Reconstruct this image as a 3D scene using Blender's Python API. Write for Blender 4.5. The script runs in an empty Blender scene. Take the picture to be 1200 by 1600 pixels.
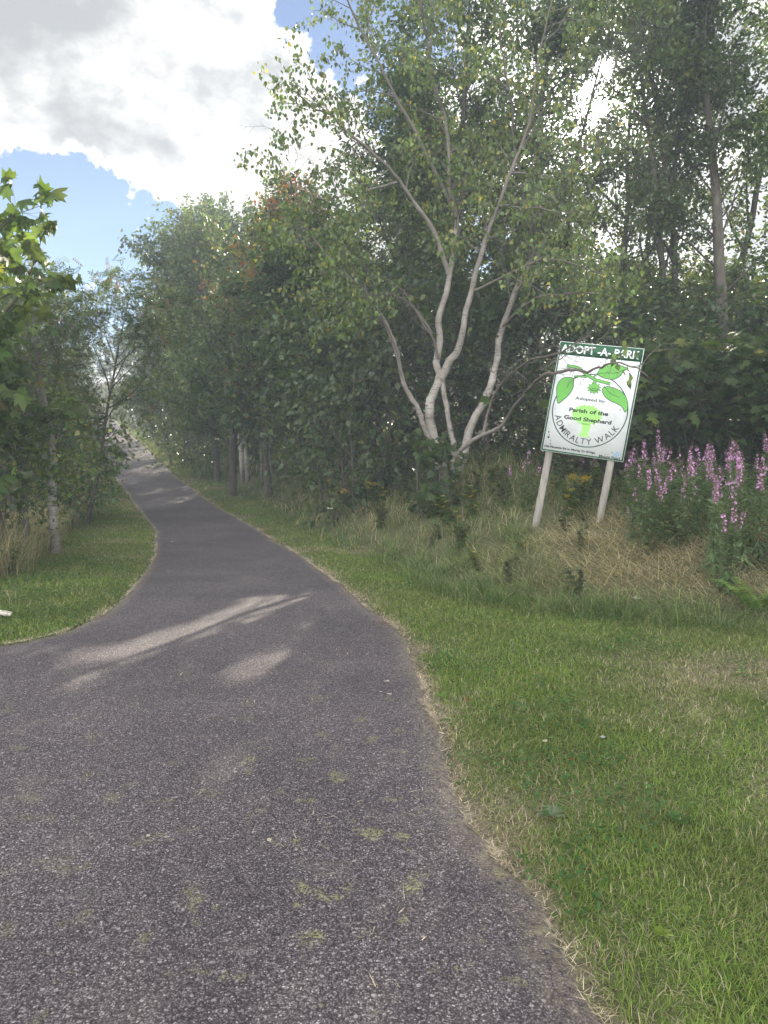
import bpy, math, random
import numpy as np
from mathutils import Vector, Matrix

# ------------------------------------------------------------------ camera, sky, sun, exposure
SC = bpy.context.scene
COL = SC.collection
F_PX, CX, CY = 1150.0, 600.0, 800.0            # photograph 1200 x 1600
CAM_H = 1.6
PITCH = math.atan(110 / 1150)
cam_d = bpy.data.cameras.new('camera'); cam = bpy.data.objects.new('camera', cam_d); COL.objects.link(cam)
cam_d.sensor_fit = 'VERTICAL'; cam_d.sensor_height = 24.0; cam_d.sensor_width = 18.0
cam_d.lens = 24.0 * F_PX / 1600.0
cam_d.clip_start = 0.05; cam_d.clip_end = 5000
cam.location = (0, 0, CAM_H); cam.rotation_euler = (math.pi / 2 - PITCH, 0, 0)
SC.camera = cam

def ray(px, py):
    a, b = (px - CX) / F_PX, (CY - py) / F_PX
    c, s = math.cos(PITCH), math.sin(PITCH)
    return np.array([a, c + s * b, c * b - s])

SUN_EL, SUN_AZ = math.radians(23.8), math.radians(14.8)     # azimuth measured from +Y towards +X
SUN = np.array([math.cos(SUN_EL) * math.sin(SUN_AZ), math.cos(SUN_EL) * math.cos(SUN_AZ), math.sin(SUN_EL)])
sun_d = bpy.data.lights.new('sun', 'SUN'); sun_d.energy = 5.0; sun_d.angle = math.radians(0.55); sun_d.color = (1.0, 0.9, 0.74)
sun_o = bpy.data.objects.new('sun', sun_d); COL.objects.link(sun_o); sun_o.location = (10, 20, 30)
sun_o.rotation_euler = Vector(SUN).to_track_quat('Z', 'Y').to_euler()

world = bpy.data.worlds.new('World'); SC.world = world; world.use_nodes = True
EXPOSURE = 1.62

def build_world():
    nt = world.node_tree; nt.nodes.clear(); N = nt.nodes; L = nt.links
    def m(op, a, b=None, c=None, clamp=False):
        n = N.new('ShaderNodeMath'); n.operation = op; n.use_clamp = clamp
        for i, v in enumerate((a, b, c)):
            if v is None: continue
            if isinstance(v, (int, float)): n.inputs[i].default_value = v
            else: L.new(v, n.inputs[i])
        return n.outputs[0]
    def vm(op, a, b=None):
        n = N.new('ShaderNodeVectorMath'); n.operation = op
        for i, v in enumerate((a, b)):
            if v is None: continue
            if isinstance(v, (tuple, list, np.ndarray)): n.inputs[i].default_value = tuple(float(q) for q in v)
            else: L.new(v, n.inputs[i])
        return n
    def ss(x, lo, hi, o0=0.0, o1=1.0):
        n = N.new('ShaderNodeMapRange'); n.interpolation_type = 'SMOOTHSTEP'
        L.new(x, n.inputs[0])
        for i, v in zip((1, 2, 3, 4), (lo, hi, o0, o1)): n.inputs[i].default_value = v
        return n.outputs[0]
    tc = N.new('ShaderNodeTexCoord'); D = tc.outputs['Generated']
    sky = N.new('ShaderNodeTexSky'); sky.sky_type = 'NISHITA'; sky.sun_disc = False
    sky.sun_elevation = SUN_EL; sky.sun_rotation = SUN_AZ
    sky.air_density = 0.7; sky.dust_density = 0.1; sky.ozone_density = 2.0
    def noise(scale, detail, rough, off):
        n = N.new('ShaderNodeTexNoise'); n.inputs['Scale'].default_value = scale
        n.inputs['Detail'].default_value = detail; n.inputs['Roughness'].default_value = rough
        v = vm('ADD', D, off); sc = vm('MULTIPLY', v.outputs[0], (1, 1, 1.5)); L.new(sc.outputs[0], n.inputs['Vector'])
        return n.outputs[0]
    n1 = noise(3.0, 10, 0.57, (3.1, 1.7, 0.4)); n2 = noise(13.0, 9, 0.60, (7.3, 2.2, 5.1)); n4 = noise(8.0, 8, 0.58, (1.3, 4.4, 8.2))
    dens = m('ADD', m('MULTIPLY', m('SUBTRACT', n1, .5), 2.5), m('MULTIPLY', m('SUBTRACT', n2, .5), 1.8))
    dens = m('ADD', dens, 0.08)
    # large cumulus and clear patches where they stand in the sky (direction, angular radius, weight)
    blobs = [(110, 30, .20, .40), (310, 60, .17, .40), (210, 170, .13, .30), (395, 190, .12, .30), (110, 150, .10, .25),
             (205, 268, .085, .42), (440, 285, .10, .35), (30, 95, .08, .25), (262, 292, .06, .22), (250, 455, .07, .25),
             (570, 50, .14, -.60), (480, 40, .07, -.35), (5, 250, .12, -.60), (90, 355, .11, -.60), (190, 390, .11, -.65), (287, 240, .04, -.5),
             (680, 110, .11, -.3), (1000, 60, .25, .3), (1150, 250, .3, .3)]
    wn = N.new('ShaderNodeTexNoise'); wn.inputs['Scale'].default_value = 9.0; wn.inputs['Detail'].default_value = 7; wn.inputs['Roughness'].default_value = .62; L.new(D, wn.inputs['Vector'])
    wv = vm('SUBTRACT', wn.outputs['Color'], (.5, .5, .5)); wv2 = vm('MULTIPLY', wv.outputs[0], (.30, .30, .30)); DW = vm('ADD', D, wv2.outputs[0]).outputs[0]
    for px, py, r, w in blobs:
        d = ray(px, py); d = d / np.linalg.norm(d)
        dist = vm('DISTANCE', DW, d).outputs['Value']
        dens = m('ADD', dens, m('MULTIPLY', ss(dist, r * 1.35, 0.0), w))
    sepz = N.new('ShaderNodeSeparateXYZ'); L.new(D, sepz.inputs[0])
    mask = m('MULTIPLY', ss(dens, -0.02, 0.17), ss(sepz.outputs[2], 0.01, 0.06))
    thick = m('MULTIPLY', ss(dens, 0.16, 0.80), ss(n4, .36, .60, .15, 1.0))
    dt = vm('DOT_PRODUCT', D, SUN).outputs['Value']; sd = m('MAXIMUM', dt, 0.0)
    fwd = m('POWER', sd, 14.0); fwd2 = m('POWER', sd, 220.0)
    front = ss(dt, 0.75, -0.75)                    # clouds away from the sun show their sunlit faces, clouds before it their grey bases; extra brightness added to light ground and sign
    bright = m('ADD', m('ADD', m('ADD', CLOUD_LIT, m('MULTIPLY', front, CLOUD_FRONT_FILL)), m('MULTIPLY', fwd, 0.22)), m('MULTIPLY', fwd2, 4.0))
    dark = m('ADD', m('ADD', CLOUD_BASE, m('MULTIPLY', front, CLOUD_FRONT_FILL * .8)), m('MULTIPLY', fwd, 0.12))
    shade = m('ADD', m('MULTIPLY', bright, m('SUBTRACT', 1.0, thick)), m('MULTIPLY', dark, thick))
    tint = N.new('ShaderNodeMixRGB'); L.new(thick, tint.inputs[0]); tint.inputs[1].default_value = (1.0, .975, .935, 1); tint.inputs[2].default_value = (.93, .96, 1.0, 1)
    cl = N.new('ShaderNodeMixRGB'); cl.blend_type = 'MULTIPLY'; cl.inputs[0].default_value = 1.0
    L.new(tint.outputs[0], cl.inputs[1]); L.new(shade, cl.inputs[2])
    bg1 = N.new('ShaderNodeBackground'); L.new(sky.outputs[0], bg1.inputs[0]); bg1.inputs[1].default_value = SKY_STRENGTH
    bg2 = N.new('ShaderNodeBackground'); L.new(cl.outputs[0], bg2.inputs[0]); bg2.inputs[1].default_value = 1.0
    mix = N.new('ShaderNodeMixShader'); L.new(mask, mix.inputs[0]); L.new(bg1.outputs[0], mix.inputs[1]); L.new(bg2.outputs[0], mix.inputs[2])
    out = N.new('ShaderNodeOutputWorld'); L.new(mix.outputs[0], out.inputs[0])
SKY_STRENGTH = 0.052
CLOUD_LIT, CLOUD_BASE, CLOUD_FRONT_FILL = 0.36, 0.165, 1.95
build_world()
vs = SC.view_settings
vs.view_transform = 'Standard'; vs.look = 'None'; vs.exposure = EXPOSURE; vs.gamma = 1.0; vs.use_curve_mapping = False
SC.render.engine = 'CYCLES'
cy = SC.cycles
cy.use_denoising = True
try: cy.denoiser = 'OPENIMAGEDENOISE'
except Exception: pass
cy.max_bounces = 7; cy.diffuse_bounces = 4; cy.glossy_bounces = 2; cy.transmission_bounces = 4; cy.volume_bounces = 1; cy.transparent_max_bounces = 4
cy.caustics_reflective = False; cy.caustics_refractive = False

# ------------------------------------------------------------------ numeric helpers
RNG = np.random.default_rng(7)
def vhash(ix, iy, seed):
    h = (ix.astype(np.int64) * 374761393 + iy.astype(np.int64) * 668265263 + seed * 1442695041) & 0xffffffff
    h = ((h ^ (h >> 13)) * 1274126177) & 0xffffffff
    h = h ^ (h >> 16)
    return (h & 0xffff) / 65535.0
def vnoise(x, y, freq, seed=0):
    x = np.asarray(x, float) * freq; y = np.asarray(y, float) * freq
    ix, iy = np.floor(x), np.floor(y); fx, fy = x - ix, y - iy
    fx = fx * fx * (3 - 2 * fx); fy = fy * fy * (3 - 2 * fy)
    a = vhash(ix, iy, seed); b = vhash(ix + 1, iy, seed); c = vhash(ix, iy + 1, seed); d = vhash(ix + 1, iy + 1, seed)
    return (a + (b - a) * fx) * (1 - fy) + (c + (d - c) * fx) * fy
def fbm(x, y, freq, seed=0, octv=3):
    s, a, t = 0, 1, 0
    for k in range(octv):
        s = s + a * vnoise(x, y, freq * 2 ** k, seed + k * 17); t += a; a *= .5
    return s / t
def sstep(x, a, b):
    t = np.clip((np.asarray(x, float) - a) / (b - a), 0, 1); return t * t * (3 - 2 * t)

# ------------------------------------------------------------------ the lie of the land
_hy = np.array([-400, -60, 5, 8, 11.5, 15, 18, 21, 26, 32, 38, 50, 64, 76, 92, 140, 260, 900.])
_hz = np.array([-2, 0, 0, -.08, -.25, -.34, -.36, -.30, 0.02, .6, 1.25, 2.4, 3.75, 5.5, 6.6, 8.0, 9.0, 10.])
_gy = np.arange(-60, 200, .25); _gz = np.interp(_gy, _hy, _hz)
_k = np.hanning(21); _k /= _k.sum(); _gz = np.concatenate([_gz[:10], np.convolve(_gz, _k, 'valid'), _gz[-10:]])
def H(y):
    y = np.asarray(y, float)
    return np.where((y > -58) & (y < 196), np.interp(y, _gy, _gz), np.interp(y, _hy, _hz))
def hit(px, py, fn):
    r = ray(px, py); Y = np.geomspace(.8, 260, 4000); t = Y / r[1]
    X = r[0] * t; Z = CAM_H + r[2] * t; d = Z - fn(X, Y)
    i = int(np.argmax(d < 0))
    if i == 0: i = len(Y) - 1
    w = d[i - 1] / (d[i - 1] - d[i] + 1e-9); y = Y[i - 1] + w * (Y[i] - Y[i - 1])
    return np.array([r[0] * y / r[1], y])
HF = lambda X, Y: H(Y)
RE = [(945, 1600), (880, 1480), (850, 1410), (760, 1320), (705, 1230), (690, 1150), (655, 1050), (640, 1000), (600, 970), (540, 920), (480, 875),
      (400, 825), (310, 770), (270, 740), (205, 680), (176, 652), (152, 630)]
LE = [(0, 1012), (100, 990), (170, 955), (215, 910), (240, 870), (243, 830), (220, 800), (190, 760), (160, 720), (145, 685), (132, 655), (125, 630)]
re = np.array([(3.2, -9), (1.35, 0.0)] + [tuple(hit(*p, HF)) for p in RE])
le = np.array([(-14, -9), (-14, 4.4), (-9, 4.8), (-5.2, 5.25), (-3.8, 5.5)] + [tuple(hit(*p, HF)) for p in LE])
re = np.vstack([re, re[-1] + (-14, 18)]); le = np.vstack([le, le[-1] + (-14, 16)])
def smooth_edge(e):
    y = np.concatenate([np.arange(-9, 14, .06), np.arange(14, 115, .4)]); x = np.interp(y, e[:, 1], e[:, 0])
    k = np.hanning(9); k /= k.sum(); x[4:-4] = np.convolve(x, k, 'valid'); return y, x
RY, RX = smooth_edge(re); LY, LX = smooth_edge(le)
def xR(y): return np.interp(y, RY, RX) + .035 * (fbm(np.asarray(y) * 1., 0 * np.asarray(y), 2.3, 5) - .5) * 2 + .012 * (vnoise(y, 0 * np.asarray(y), 17, 9) - .5) * 2
def xL(y): return np.interp(y, LY, LX) + .030 * (fbm(np.asarray(y) * 1., 0 * np.asarray(y), 2.1, 6) - .5) * 2
# edge of the unmown bank on the right
BE = [(1200, 1000), (1080, 986), (960, 975), (870, 965), (783, 953), (700, 935), (640, 915), (560, 872), (480, 835), (400, 785), (330, 742), (285, 715), (240, 690), (200, 662), (170, 640)]
be = np.array([(60, -6), (14, 3.2), (7, 4.9)] + [tuple(hit(*p, HF)) for p in BE]); be = np.vstack([be, be[-1] + (-16, 20)])
def seg_dist(x, y, poly):
    x = np.asarray(x, float); y = np.asarray(y, float)
    best = np.full(x.shape, 1e9); sgn = np.zeros(x.shape)
    for (ax, ay), (bx, by) in zip(poly[:-1], poly[1:]):
        dx, dy = bx - ax, by - ay; t = np.clip(((x - ax) * dx + (y - ay) * dy) / (dx * dx + dy * dy), 0, 1)
        ex, ey = x - ax - t * dx, y - ay - t * dy; d = ex * ex + ey * ey
        cr = dx * (y - ay) - dy * (x - ax)
        u = d < best; best = np.where(u, d, best); sgn = np.where(u, np.sign(cr), sgn)
    return np.sqrt(best) * -sgn          # positive beyond the edge (wood side)
def sR(x, y): return seg_dist(x, y, be)
LBE = [(0, 905), (60, 850), (118, 800), (135, 745), (138, 705), (128, 670), (118, 640)]
lbe = np.array([(-30, 5.6), (-9, 7.2), (-5.5, 7.8)] + [tuple(hit(*p, HF)) for p in LBE]); lbe = np.vstack([lbe, lbe[-1] + (-16, 16)])
def sL(x, y): return (np.interp(y, lbe[:, 1], lbe[:, 0]) - np.asarray(x)) * .9
LSIGN = 1.0
_t = sR(np.array([10.]), np.array([30.]))[0]
RSIGN = 1.0 if _t > 0 else -1.0
def SRD(x, y): return np.where(np.asarray(x) > np.interp(y, RY, RX), RSIGN * sR(x, y), -1.0)      # >0 in the unmown bank and the wood on the right
def SLD(x, y): return np.where(np.asarray(x) < np.interp(y, LY, LX), LSIGN * sL(x, y), -1.0)      # >0 in the growth on the left
def T(x, y):
    x = np.asarray(x, float); y = np.asarray(y, float)
    s = SRD(x, y); A = 1 + np.clip((y - 12) / 20, 0, .5)
    b = np.where(s > 0, .42 * np.clip(s - .15 * (1 - np.exp(-np.maximum(s, 0) / .3)), 0, 3.0) + .06 * np.clip(s - 3.0, 0, 30), 0) * A * (1 - .30 * sstep(x, 1.6, 3.2) * sstep(y, 16, 11))
    hum = np.clip(s, 0, 1.2) / 1.2 * (fbm(x, y, .9, 3) - .5) * .32
    sl = SLD(x, y); b2 = .05 * np.clip(sl, 0, 6) + np.clip(sl, 0, 1) * (fbm(x, y, 1.1, 8) - .5) * .2
    near = np.minimum(np.abs(x - np.interp(y, RY, RX)), np.abs(x - np.interp(y, LY, LX)))
    onp = (x > np.interp(y, LY, LX) - .03) & (x < np.interp(y, RY, RX) + .03) & (y < 112)
    lawn = np.where(onp, -.02, .03 * sstep(near, .0, .5) + .05 * (fbm(x, y, .7, 21) - .5) * sstep(near, .1, .8))
    return H(y) + b + hum + b2 + lawn
def G(px, py):
    p = hit(px, py, T); return np.array([p[0], p[1], float(T(p[0:1], p[1:2])[0])])
def AT(px, py, Y):
    r = ray(px, py); t = Y / r[1]; return np.array([r[0] * t, Y, CAM_H + r[2] * t])
def TZ(x, y): return float(T(np.array([x]), np.array([y]))[0])

# ------------------------------------------------------------------ object helpers
def link(o, parent=None):
    COL.objects.link(o)
    if parent is not None: o.parent = parent
    return o
def tag(o, label=None, cat=None, group=None, kind=None):
    if label: o['label'] = label
    if cat: o['category'] = cat
    if group: o['group'] = group
    if kind: o['kind'] = kind
    return o
def empty(name, loc, rz=0.0):
    o = bpy.data.objects.new(name, None); o.empty_display_size = .1; o.location = tuple(float(v) for v in loc); o.rotation_euler = (0, 0, rz); return link(o)
def mesh_np(name, V, Fc, mat, col=None, smooth=False):
    V = np.ascontiguousarray(V, np.float32); Fc = np.ascontiguousarray(Fc, np.int32); k = Fc.shape[1]
    me = bpy.data.meshes.new(name)
    me.vertices.add(len(V)); me.vertices.foreach_set('co', V.ravel())
    me.loops.add(Fc.size); me.loops.foreach_set('vertex_index', Fc.ravel())
    me.polygons.add(len(Fc)); me.polygons.foreach_set('loop_start', np.arange(0, Fc.size, k, dtype=np.int32))
    try: me.polygons.foreach_set('loop_total', np.full(len(Fc), k, np.int32))
    except Exception: pass
    if smooth: me.polygons.foreach_set('use_smooth', np.ones(len(Fc), bool))
    me.update(calc_edges=True)
    if col is not None:
        a = me.color_attributes.new('Col', 'FLOAT_COLOR', 'POINT')
        c = np.ones((len(V), 4), np.float32); c[:, :col.shape[1]] = col; a.data.foreach_set('color', c.ravel())
    if mat: me.materials.append(mat)
    return me
def obj(name, me, parent=None): return link(bpy.data.objects.new(name, me), parent)
class TB:       # collects tapered tubes
    def __init__(s): s.V, s.F, s.C, s.n = [], [], [], 0
    def add(s, pts, rad, sides=6, cap=False):
        p = np.asarray(pts, float); r = np.broadcast_to(np.asarray(rad, float), (len(p),))
        t = np.gradient(p, axis=0); t /= np.linalg.norm(t, axis=1)[:, None] + 1e-9
        ref = np.array([.31, .87, .38]) if abs(t[0] @ np.array([.31, .87, .38])) < .9 else np.array([1., 0, 0])
        a = np.cross(t, ref); a /= np.linalg.norm(a, axis=1)[:, None] + 1e-9; b = np.cross(t, a)
        th = np.arange(sides) * 2 * math.pi / sides
        ring = p[:, None] + r[:, None, None] * (a[:, None] * np.cos(th)[None, :, None] + b[:, None] * np.sin(th)[None, :, None])
        n, k = len(p), sides; i = np.arange(n - 1)[:, None] * k; j = np.arange(k)[None]; j2 = (j + 1) % k
        f = np.stack([i + j, i + j2, i + k + j2, i + k + j], -1).reshape(-1, 4) + s.n
        s.V.append(ring.reshape(-1, 3)); s.F.append(f); s.n += n * k; s.C.append(np.repeat(r, k)[:, None] * np.array([[5., 5., 5.]]))
    def mesh(s, name, mat): return mesh_np(name, np.vstack(s.V), np.vstack(s.F), mat, np.vstack(s.C), smooth=True)

def frames(tip, nrm):
    tip = tip / (np.linalg.norm(tip, axis=1)[:, None] + 1e-9)
    side = np.cross(tip, nrm); side /= np.linalg.norm(side, axis=1)[:, None] + 1e-9
    n = np.cross(side, tip); return np.stack([side, tip, n], -1)          # columns
def scatter(tv, tf, pos, R, size, col):
    k = len(tv); V = np.einsum('mij,kj->mki', R, tv) * np.asarray(size)[:, None, None] + pos[:, None]
    Fc = (tf[None] + (np.arange(len(pos)) * k)[:, None, None]).reshape(-1, tf.shape[1])
    return V.reshape(-1, 3), Fc, np.repeat(col, k, axis=0)

# ------------------------------------------------------------------ materials
def newmat(name):
    m = bpy.data.materials.new(name); m.use_nodes = True; nt = m.node_tree; nt.nodes.clear(); return m, nt.nodes, nt.links
def mat_leaf(name, trans=.42, rough=.5, spec=.35, boost=(1.5, 1.45, .8)):
    m, N, L = newmat(name)
    at = N.new('ShaderNodeAttribute'); at.attribute_name = 'Col'
    p = N.new('ShaderNodeBsdfPrincipled'); L.new(at.outputs['Color'], p.inputs['Base Color']); p.inputs['Roughness'].default_value = rough
    p.inputs['Specular IOR Level'].default_value = spec
    mul = N.new('ShaderNodeMixRGB'); mul.blend_type = 'MULTIPLY'; mul.inputs[0].default_value = 1; mul.inputs[2].default_value = (*boost, 1); L.new(at.outputs['Color'], mul.inputs[1])
    t = N.new('ShaderNodeBsdfTranslucent'); L.new(mul.outputs[0], t.inputs[0])
    mx = N.new('ShaderNodeMixShader'); mx.inputs[0].default_value = trans; L.new(p.outputs[0], mx.inputs[1]); L.new(t.outputs[0], mx.inputs[2])
    o = N.new('ShaderNodeOutputMaterial'); L.new(mx.outputs[0], o.inputs[0]); return m
def mat_noise(name, stops, scale=8, detail=6, stretch=(1, 1, 1), rough=.85, bump=.3, dist=.02, spec=.25, obj_coords=True):
    m, N, L = newmat(name)
    tc = N.new('ShaderNodeTexCoord'); mp = N.new('ShaderNodeMapping'); mp.inputs['Scale'].default_value = stretch
    L.new(tc.outputs['Object'], mp.inputs[0])
    n = N.new('ShaderNodeTexNoise'); n.inputs['Scale'].default_value = scale; n.inputs['Detail'].default_value = detail; n.inputs['Roughness'].default_value = .65; L.new(mp.outputs[0], n.inputs['Vector'])
    cr = N.new('ShaderNodeValToRGB'); e = cr.color_ramp.elements
    while len(e) < len(stops): e.new(.5)
    for k, (q, c) in enumerate(stops): e[k].position = q; e[k].color = (*c, 1)
    L.new(n.outputs[0], cr.inputs[0])
    p = N.new('ShaderNodeBsdfPrincipled'); L.new(cr.outputs[0], p.inputs['Base Color']); p.inputs['Roughness'].default_value = rough; p.inputs['Specular IOR Level'].default_value = spec
    if bump:
        b = N.new('ShaderNodeBump'); b.inputs['Strength'].default_value = bump; b.inputs['Distance'].default_value = dist; L.new(n.outputs[0], b.inputs['Height']); L.new(b.outputs[0], p.inputs['Normal'])
    o = N.new('ShaderNodeOutputMaterial'); L.new(p.outputs[0], o.inputs[0]); return m
def mat_flat(name, c, rough=.5, spec=.3):
    return mat_noise(name, [(.3, tuple(v * .93 for v in c)), (.7, c)], 6, 5, rough=rough, bump=0, spec=spec)
M_LEAF = mat_leaf('leaf_soft', .40, .40, .6); M_BIG = mat_leaf('leaf_broad', .46, .5, .3); M_GRASS = mat_leaf('grass_blade', .35, .6, .2, (1.35, 1.35, .8)); M_STRAW = mat_leaf('straw_blade', .2, .7, .15, (1.1, 1.05, .9))
M_PETAL = mat_leaf('petal', .35, .6, .2, (1.2, 1.1, 1.2))
M_BARK = mat_noise('brown_bark', [(.3, (.05, .042, .036)), (.6, (.11, .095, .08)), (.8, (.17, .155, .135))], 14, 7, (1, 1, .25), bump=.6)
M_TWIG = mat_noise('twig_bark', [(.3, (.045, .036, .032)), (.8, (.11, .09, .08))], 10, 4, bump=0)
M_GREYTWIG = mat_noise('grey_twig_bark', [(.3, (.10, .088, .08)), (.8, (.24, .22, .20))], 10, 4, bump=0)
def mat_birch():
    m, N, L = newmat('birch_bark')
    tc = N.new('ShaderNodeTexCoord'); 
    def noise(st, sc, det):
        mp = N.new('ShaderNodeMapping'); mp.inputs['Scale'].default_value = st; L.new(tc.outputs['Object'], mp.inputs[0])
        n = N.new('ShaderNodeTexNoise'); n.inputs['Scale'].default_value = sc; n.inputs['Detail'].default_value = det; n.inputs['Roughness'].default_value = .65; L.new(mp.outputs[0], n.inputs['Vector']); return n.outputs[0]
    a = noise((1, 1, 1), 4, 6); b = noise((1, 1, 5), 7, 6); c = noise((1, 1, 1), 1.6, 3)
    r1 = N.new('ShaderNodeValToRGB'); e = r1.color_ramp.elements
    e[0].position = .3; e[0].color = (.20, .175, .15, 1); e[1].position = .65; e[1].color = (.44, .41, .375, 1); L.new(a, r1.inputs[0])
    r2 = N.new('ShaderNodeValToRGB'); e = r2.color_ramp.elements; e[0].position = .56; e[0].color = (0, 0, 0, 1); e[1].position = .63; e[1].color = (1, 1, 1, 1); L.new(b, r2.inputs[0])
    mx = N.new('ShaderNodeMixRGB'); L.new(r2.outputs[0], mx.inputs[0]); L.new(r1.outputs[0], mx.inputs[1]); mx.inputs[2].default_value = (.075, .065, .058, 1)
    r3 = N.new('ShaderNodeValToRGB'); e = r3.color_ramp.elements; e[0].position = .5; e[0].color = (0, 0, 0, 1); e[1].position = .72; e[1].color = (.65, .65, .65, 1); L.new(c, r3.inputs[0])
    mx2 = N.new('ShaderNodeMixRGB'); L.new(r3.outputs[0], mx2.inputs[0]); L.new(mx.outputs[0], mx2.inputs[1]); mx2.inputs[2].default_value = (.17, .14, .115, 1)
    sx = N.new('ShaderNodeSeparateXYZ'); L.new(tc.outputs['Object'], sx.inputs[0]); ad = N.new('ShaderNodeMath'); ad.operation = 'ADD'; L.new(sx.outputs[2], ad.inputs[0]); L.new(a, ad.inputs[1])
    r5 = N.new('ShaderNodeMapRange'); L.new(ad.outputs[0], r5.inputs[0]); r5.inputs[1].default_value = .55; r5.inputs[2].default_value = 1.25; r5.inputs[3].default_value = .8; r5.inputs[4].default_value = 0.
    mx5 = N.new('ShaderNodeMixRGB'); L.new(r5.outputs[0], mx5.inputs[0]); L.new(mx2.outputs[0], mx5.inputs[1]); mx5.inputs[2].default_value = (.085, .072, .06, 1); mx2 = mx5
    at = N.new('ShaderNodeAttribute'); at.attribute_name = 'Col'; r4 = N.new('ShaderNodeMapRange'); L.new(at.outputs['Fac'], r4.inputs[0]); r4.inputs[1].default_value = .10; r4.inputs[2].default_value = .34
    mx3 = N.new('ShaderNodeMixRGB'); L.new(r4.outputs[0], mx3.inputs[0]); mx3.inputs[1].default_value = (.13, .105, .09, 1); L.new(mx2.outputs[0], mx3.inputs[2]); mx2 = mx3
    p = N.new('ShaderNodeBsdfPrincipled'); L.new(mx2.outputs[0], p.inputs['Base Color']); p.inputs['Roughness'].default_value = .75
    bp = N.new('ShaderNodeBump'); bp.inputs['Strength'].default_value = .8; bp.inputs['Distance'].default_value = .015; L.new(b, bp.inputs['Height']); L.new(bp.outputs[0], p.inputs['Normal'])
    o = N.new('ShaderNodeOutputMaterial'); L.new(p.outputs[0], o.inputs[0]); return m
M_BIRCH = mat_birch(); M_GREYBARK = mat_noise('grey_bark', [(.3, (.10, .09, .08)), (.6, (.19, .175, .16)), (.8, (.27, .255, .235))], 9, 7, (1, 1, .6), bump=.5)
def mat_asphalt():
    m, N, L = newmat('worn_asphalt')
    tc = N.new('ShaderNodeTexCoord'); O = tc.outputs['Object']
    def noise(sc, det, rough=.6):
        n = N.new('ShaderNodeTexNoise'); n.inputs['Scale'].default_value = sc; n.inputs['Detail'].default_value = det; n.inputs['Roughness'].default_value = rough; L.new(O, n.inputs['Vector']); return n
    def vor(sc, feat='F1'):
        v = N.new('ShaderNodeTexVoronoi'); v.feature = feat; v.inputs['Scale'].default_value = sc
        wob = noise(sc * .7, 2); mxv = N.new('ShaderNodeMixRGB'); mxv.inputs[0].default_value = .012; L.new(O, mxv.inputs[1]); L.new(wob.outputs['Color'], mxv.inputs[2]); L.new(mxv.outputs[0], v.inputs['Vector']); return v
    def ramp(src, stops):
        r = N.new('ShaderNodeValToRGB'); e = r.color_ramp.elements
        while len(e) < len(stops): e.new(.5)
        for k, (q, c) in enumerate(stops): e[k].position = q; e[k].color = (*c, 1)
        L.new(src, r.inputs[0]); return r.outputs[0]
    def mix(f, a, b, mode='MIX'):
        x = N.new('ShaderNodeMixRGB'); x.blend_type = mode
        for i, v in enumerate((f, a, b)):
            if isinstance(v, (int, float)): x.inputs[i].default_value = v
            elif isinstance(v, tuple): x.inputs[i].default_value = (*v, 1)
            else: L.new(v, x.inputs[i])
        return x.outputs[0]
    v1 = vor(155); sep = N.new('ShaderNodeSeparateColor'); L.new(v1.outputs['Color'], sep.inputs[0])
    stone = ramp(sep.outputs[0], [(0, (.062, .054, .059)), (.45, (.125, .111, .118)), (.75, (.19, .174, .18)), (.93, (.26, .244, .246)), (1, (.44, .43, .42))])
    gap = ramp(v1.outputs['Distance'], [(.30, (1, 1, 1)), (.62, (.30, .28, .30))])
    base = mix(1.0, stone, gap, 'MULTIPLY')
    v2 = vor(52); sep2 = N.new('ShaderNodeSeparateColor'); L.new(v2.outputs['Color'], sep2.inputs[0])
    big = ramp(sep2.outputs[1], [(.90, (0, 0, 0)), (.92, (1, 1, 1))]); inside = ramp(v2.outputs['Distance'], [(.28, (1, 1, 1)), (.36, (0, 0, 0))])
    base = mix(mix(1.0, big, inside, 'MULTIPLY'), base, mix(sep2.outputs[2], (.14, .126, .13), (.29, .278, .27)))
    wear = ramp(noise(.9, 5).outputs[0], [(.3, (.86, .82, .84)), (.7, (1.38, 1.31, 1.29))]); base = mix(1.0, base, wear, 'MULTIPLY')
    dust = ramp(noise(2.6, 7, .7).outputs[0], [(.56, (0, 0, 0)), (.78, (.35, .35, .35))]); base = mix(dust, base, (.26, .235, .20))
    # little patches of yellow-green moss, thicker towards the right hand side in front
    ms = ramp(noise(5.5, 5, .6).outputs[0], [(.59, (0, 0, 0)), (.66, (1, 1, 1))]); ms2 = ramp(noise(90, 4, .7).outputs[0], [(.47, (0, 0, 0)), (.56, (1, 1, 1))])
    at = N.new('ShaderNodeAttribute'); at.attribute_name = 'Col'; sp = N.new('ShaderNodeSeparateColor'); L.new(at.outputs['Color'], sp.inputs[0])
    base = mix(mix(1.0, mix(1.0, ms, ms2, 'MULTIPLY'), sp.outputs[0], 'MULTIPLY'), base, (.27, .27, .11))
    base = mix(mix(1.0, sp.outputs[1], ramp(noise(38, 5, .7).outputs[0], [(.38, (0, 0, 0)), (.62, (1, 1, 1))]), 'MULTIPLY'), base, (.33, .275, .19))
    p = N.new('ShaderNodeBsdfPrincipled'); L.new(base, p.inputs['Base Color']); p.inputs['Roughness'].default_value = .78; p.inputs['Specular IOR Level'].default_value = .35
    b = N.new('ShaderNodeBump'); b.inputs['Strength'].default_value = .9; b.inputs['Distance'].default_value = .004; b.invert = True; L.new(v1.outputs['Distance'], b.inputs['Height']); L.new(b.outputs[0], p.inputs['Normal'])
    o = N.new('ShaderNodeOutputMaterial'); L.new(p.outputs[0], o.inputs[0]); return m
M_ASPH = mat_asphalt()
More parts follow.
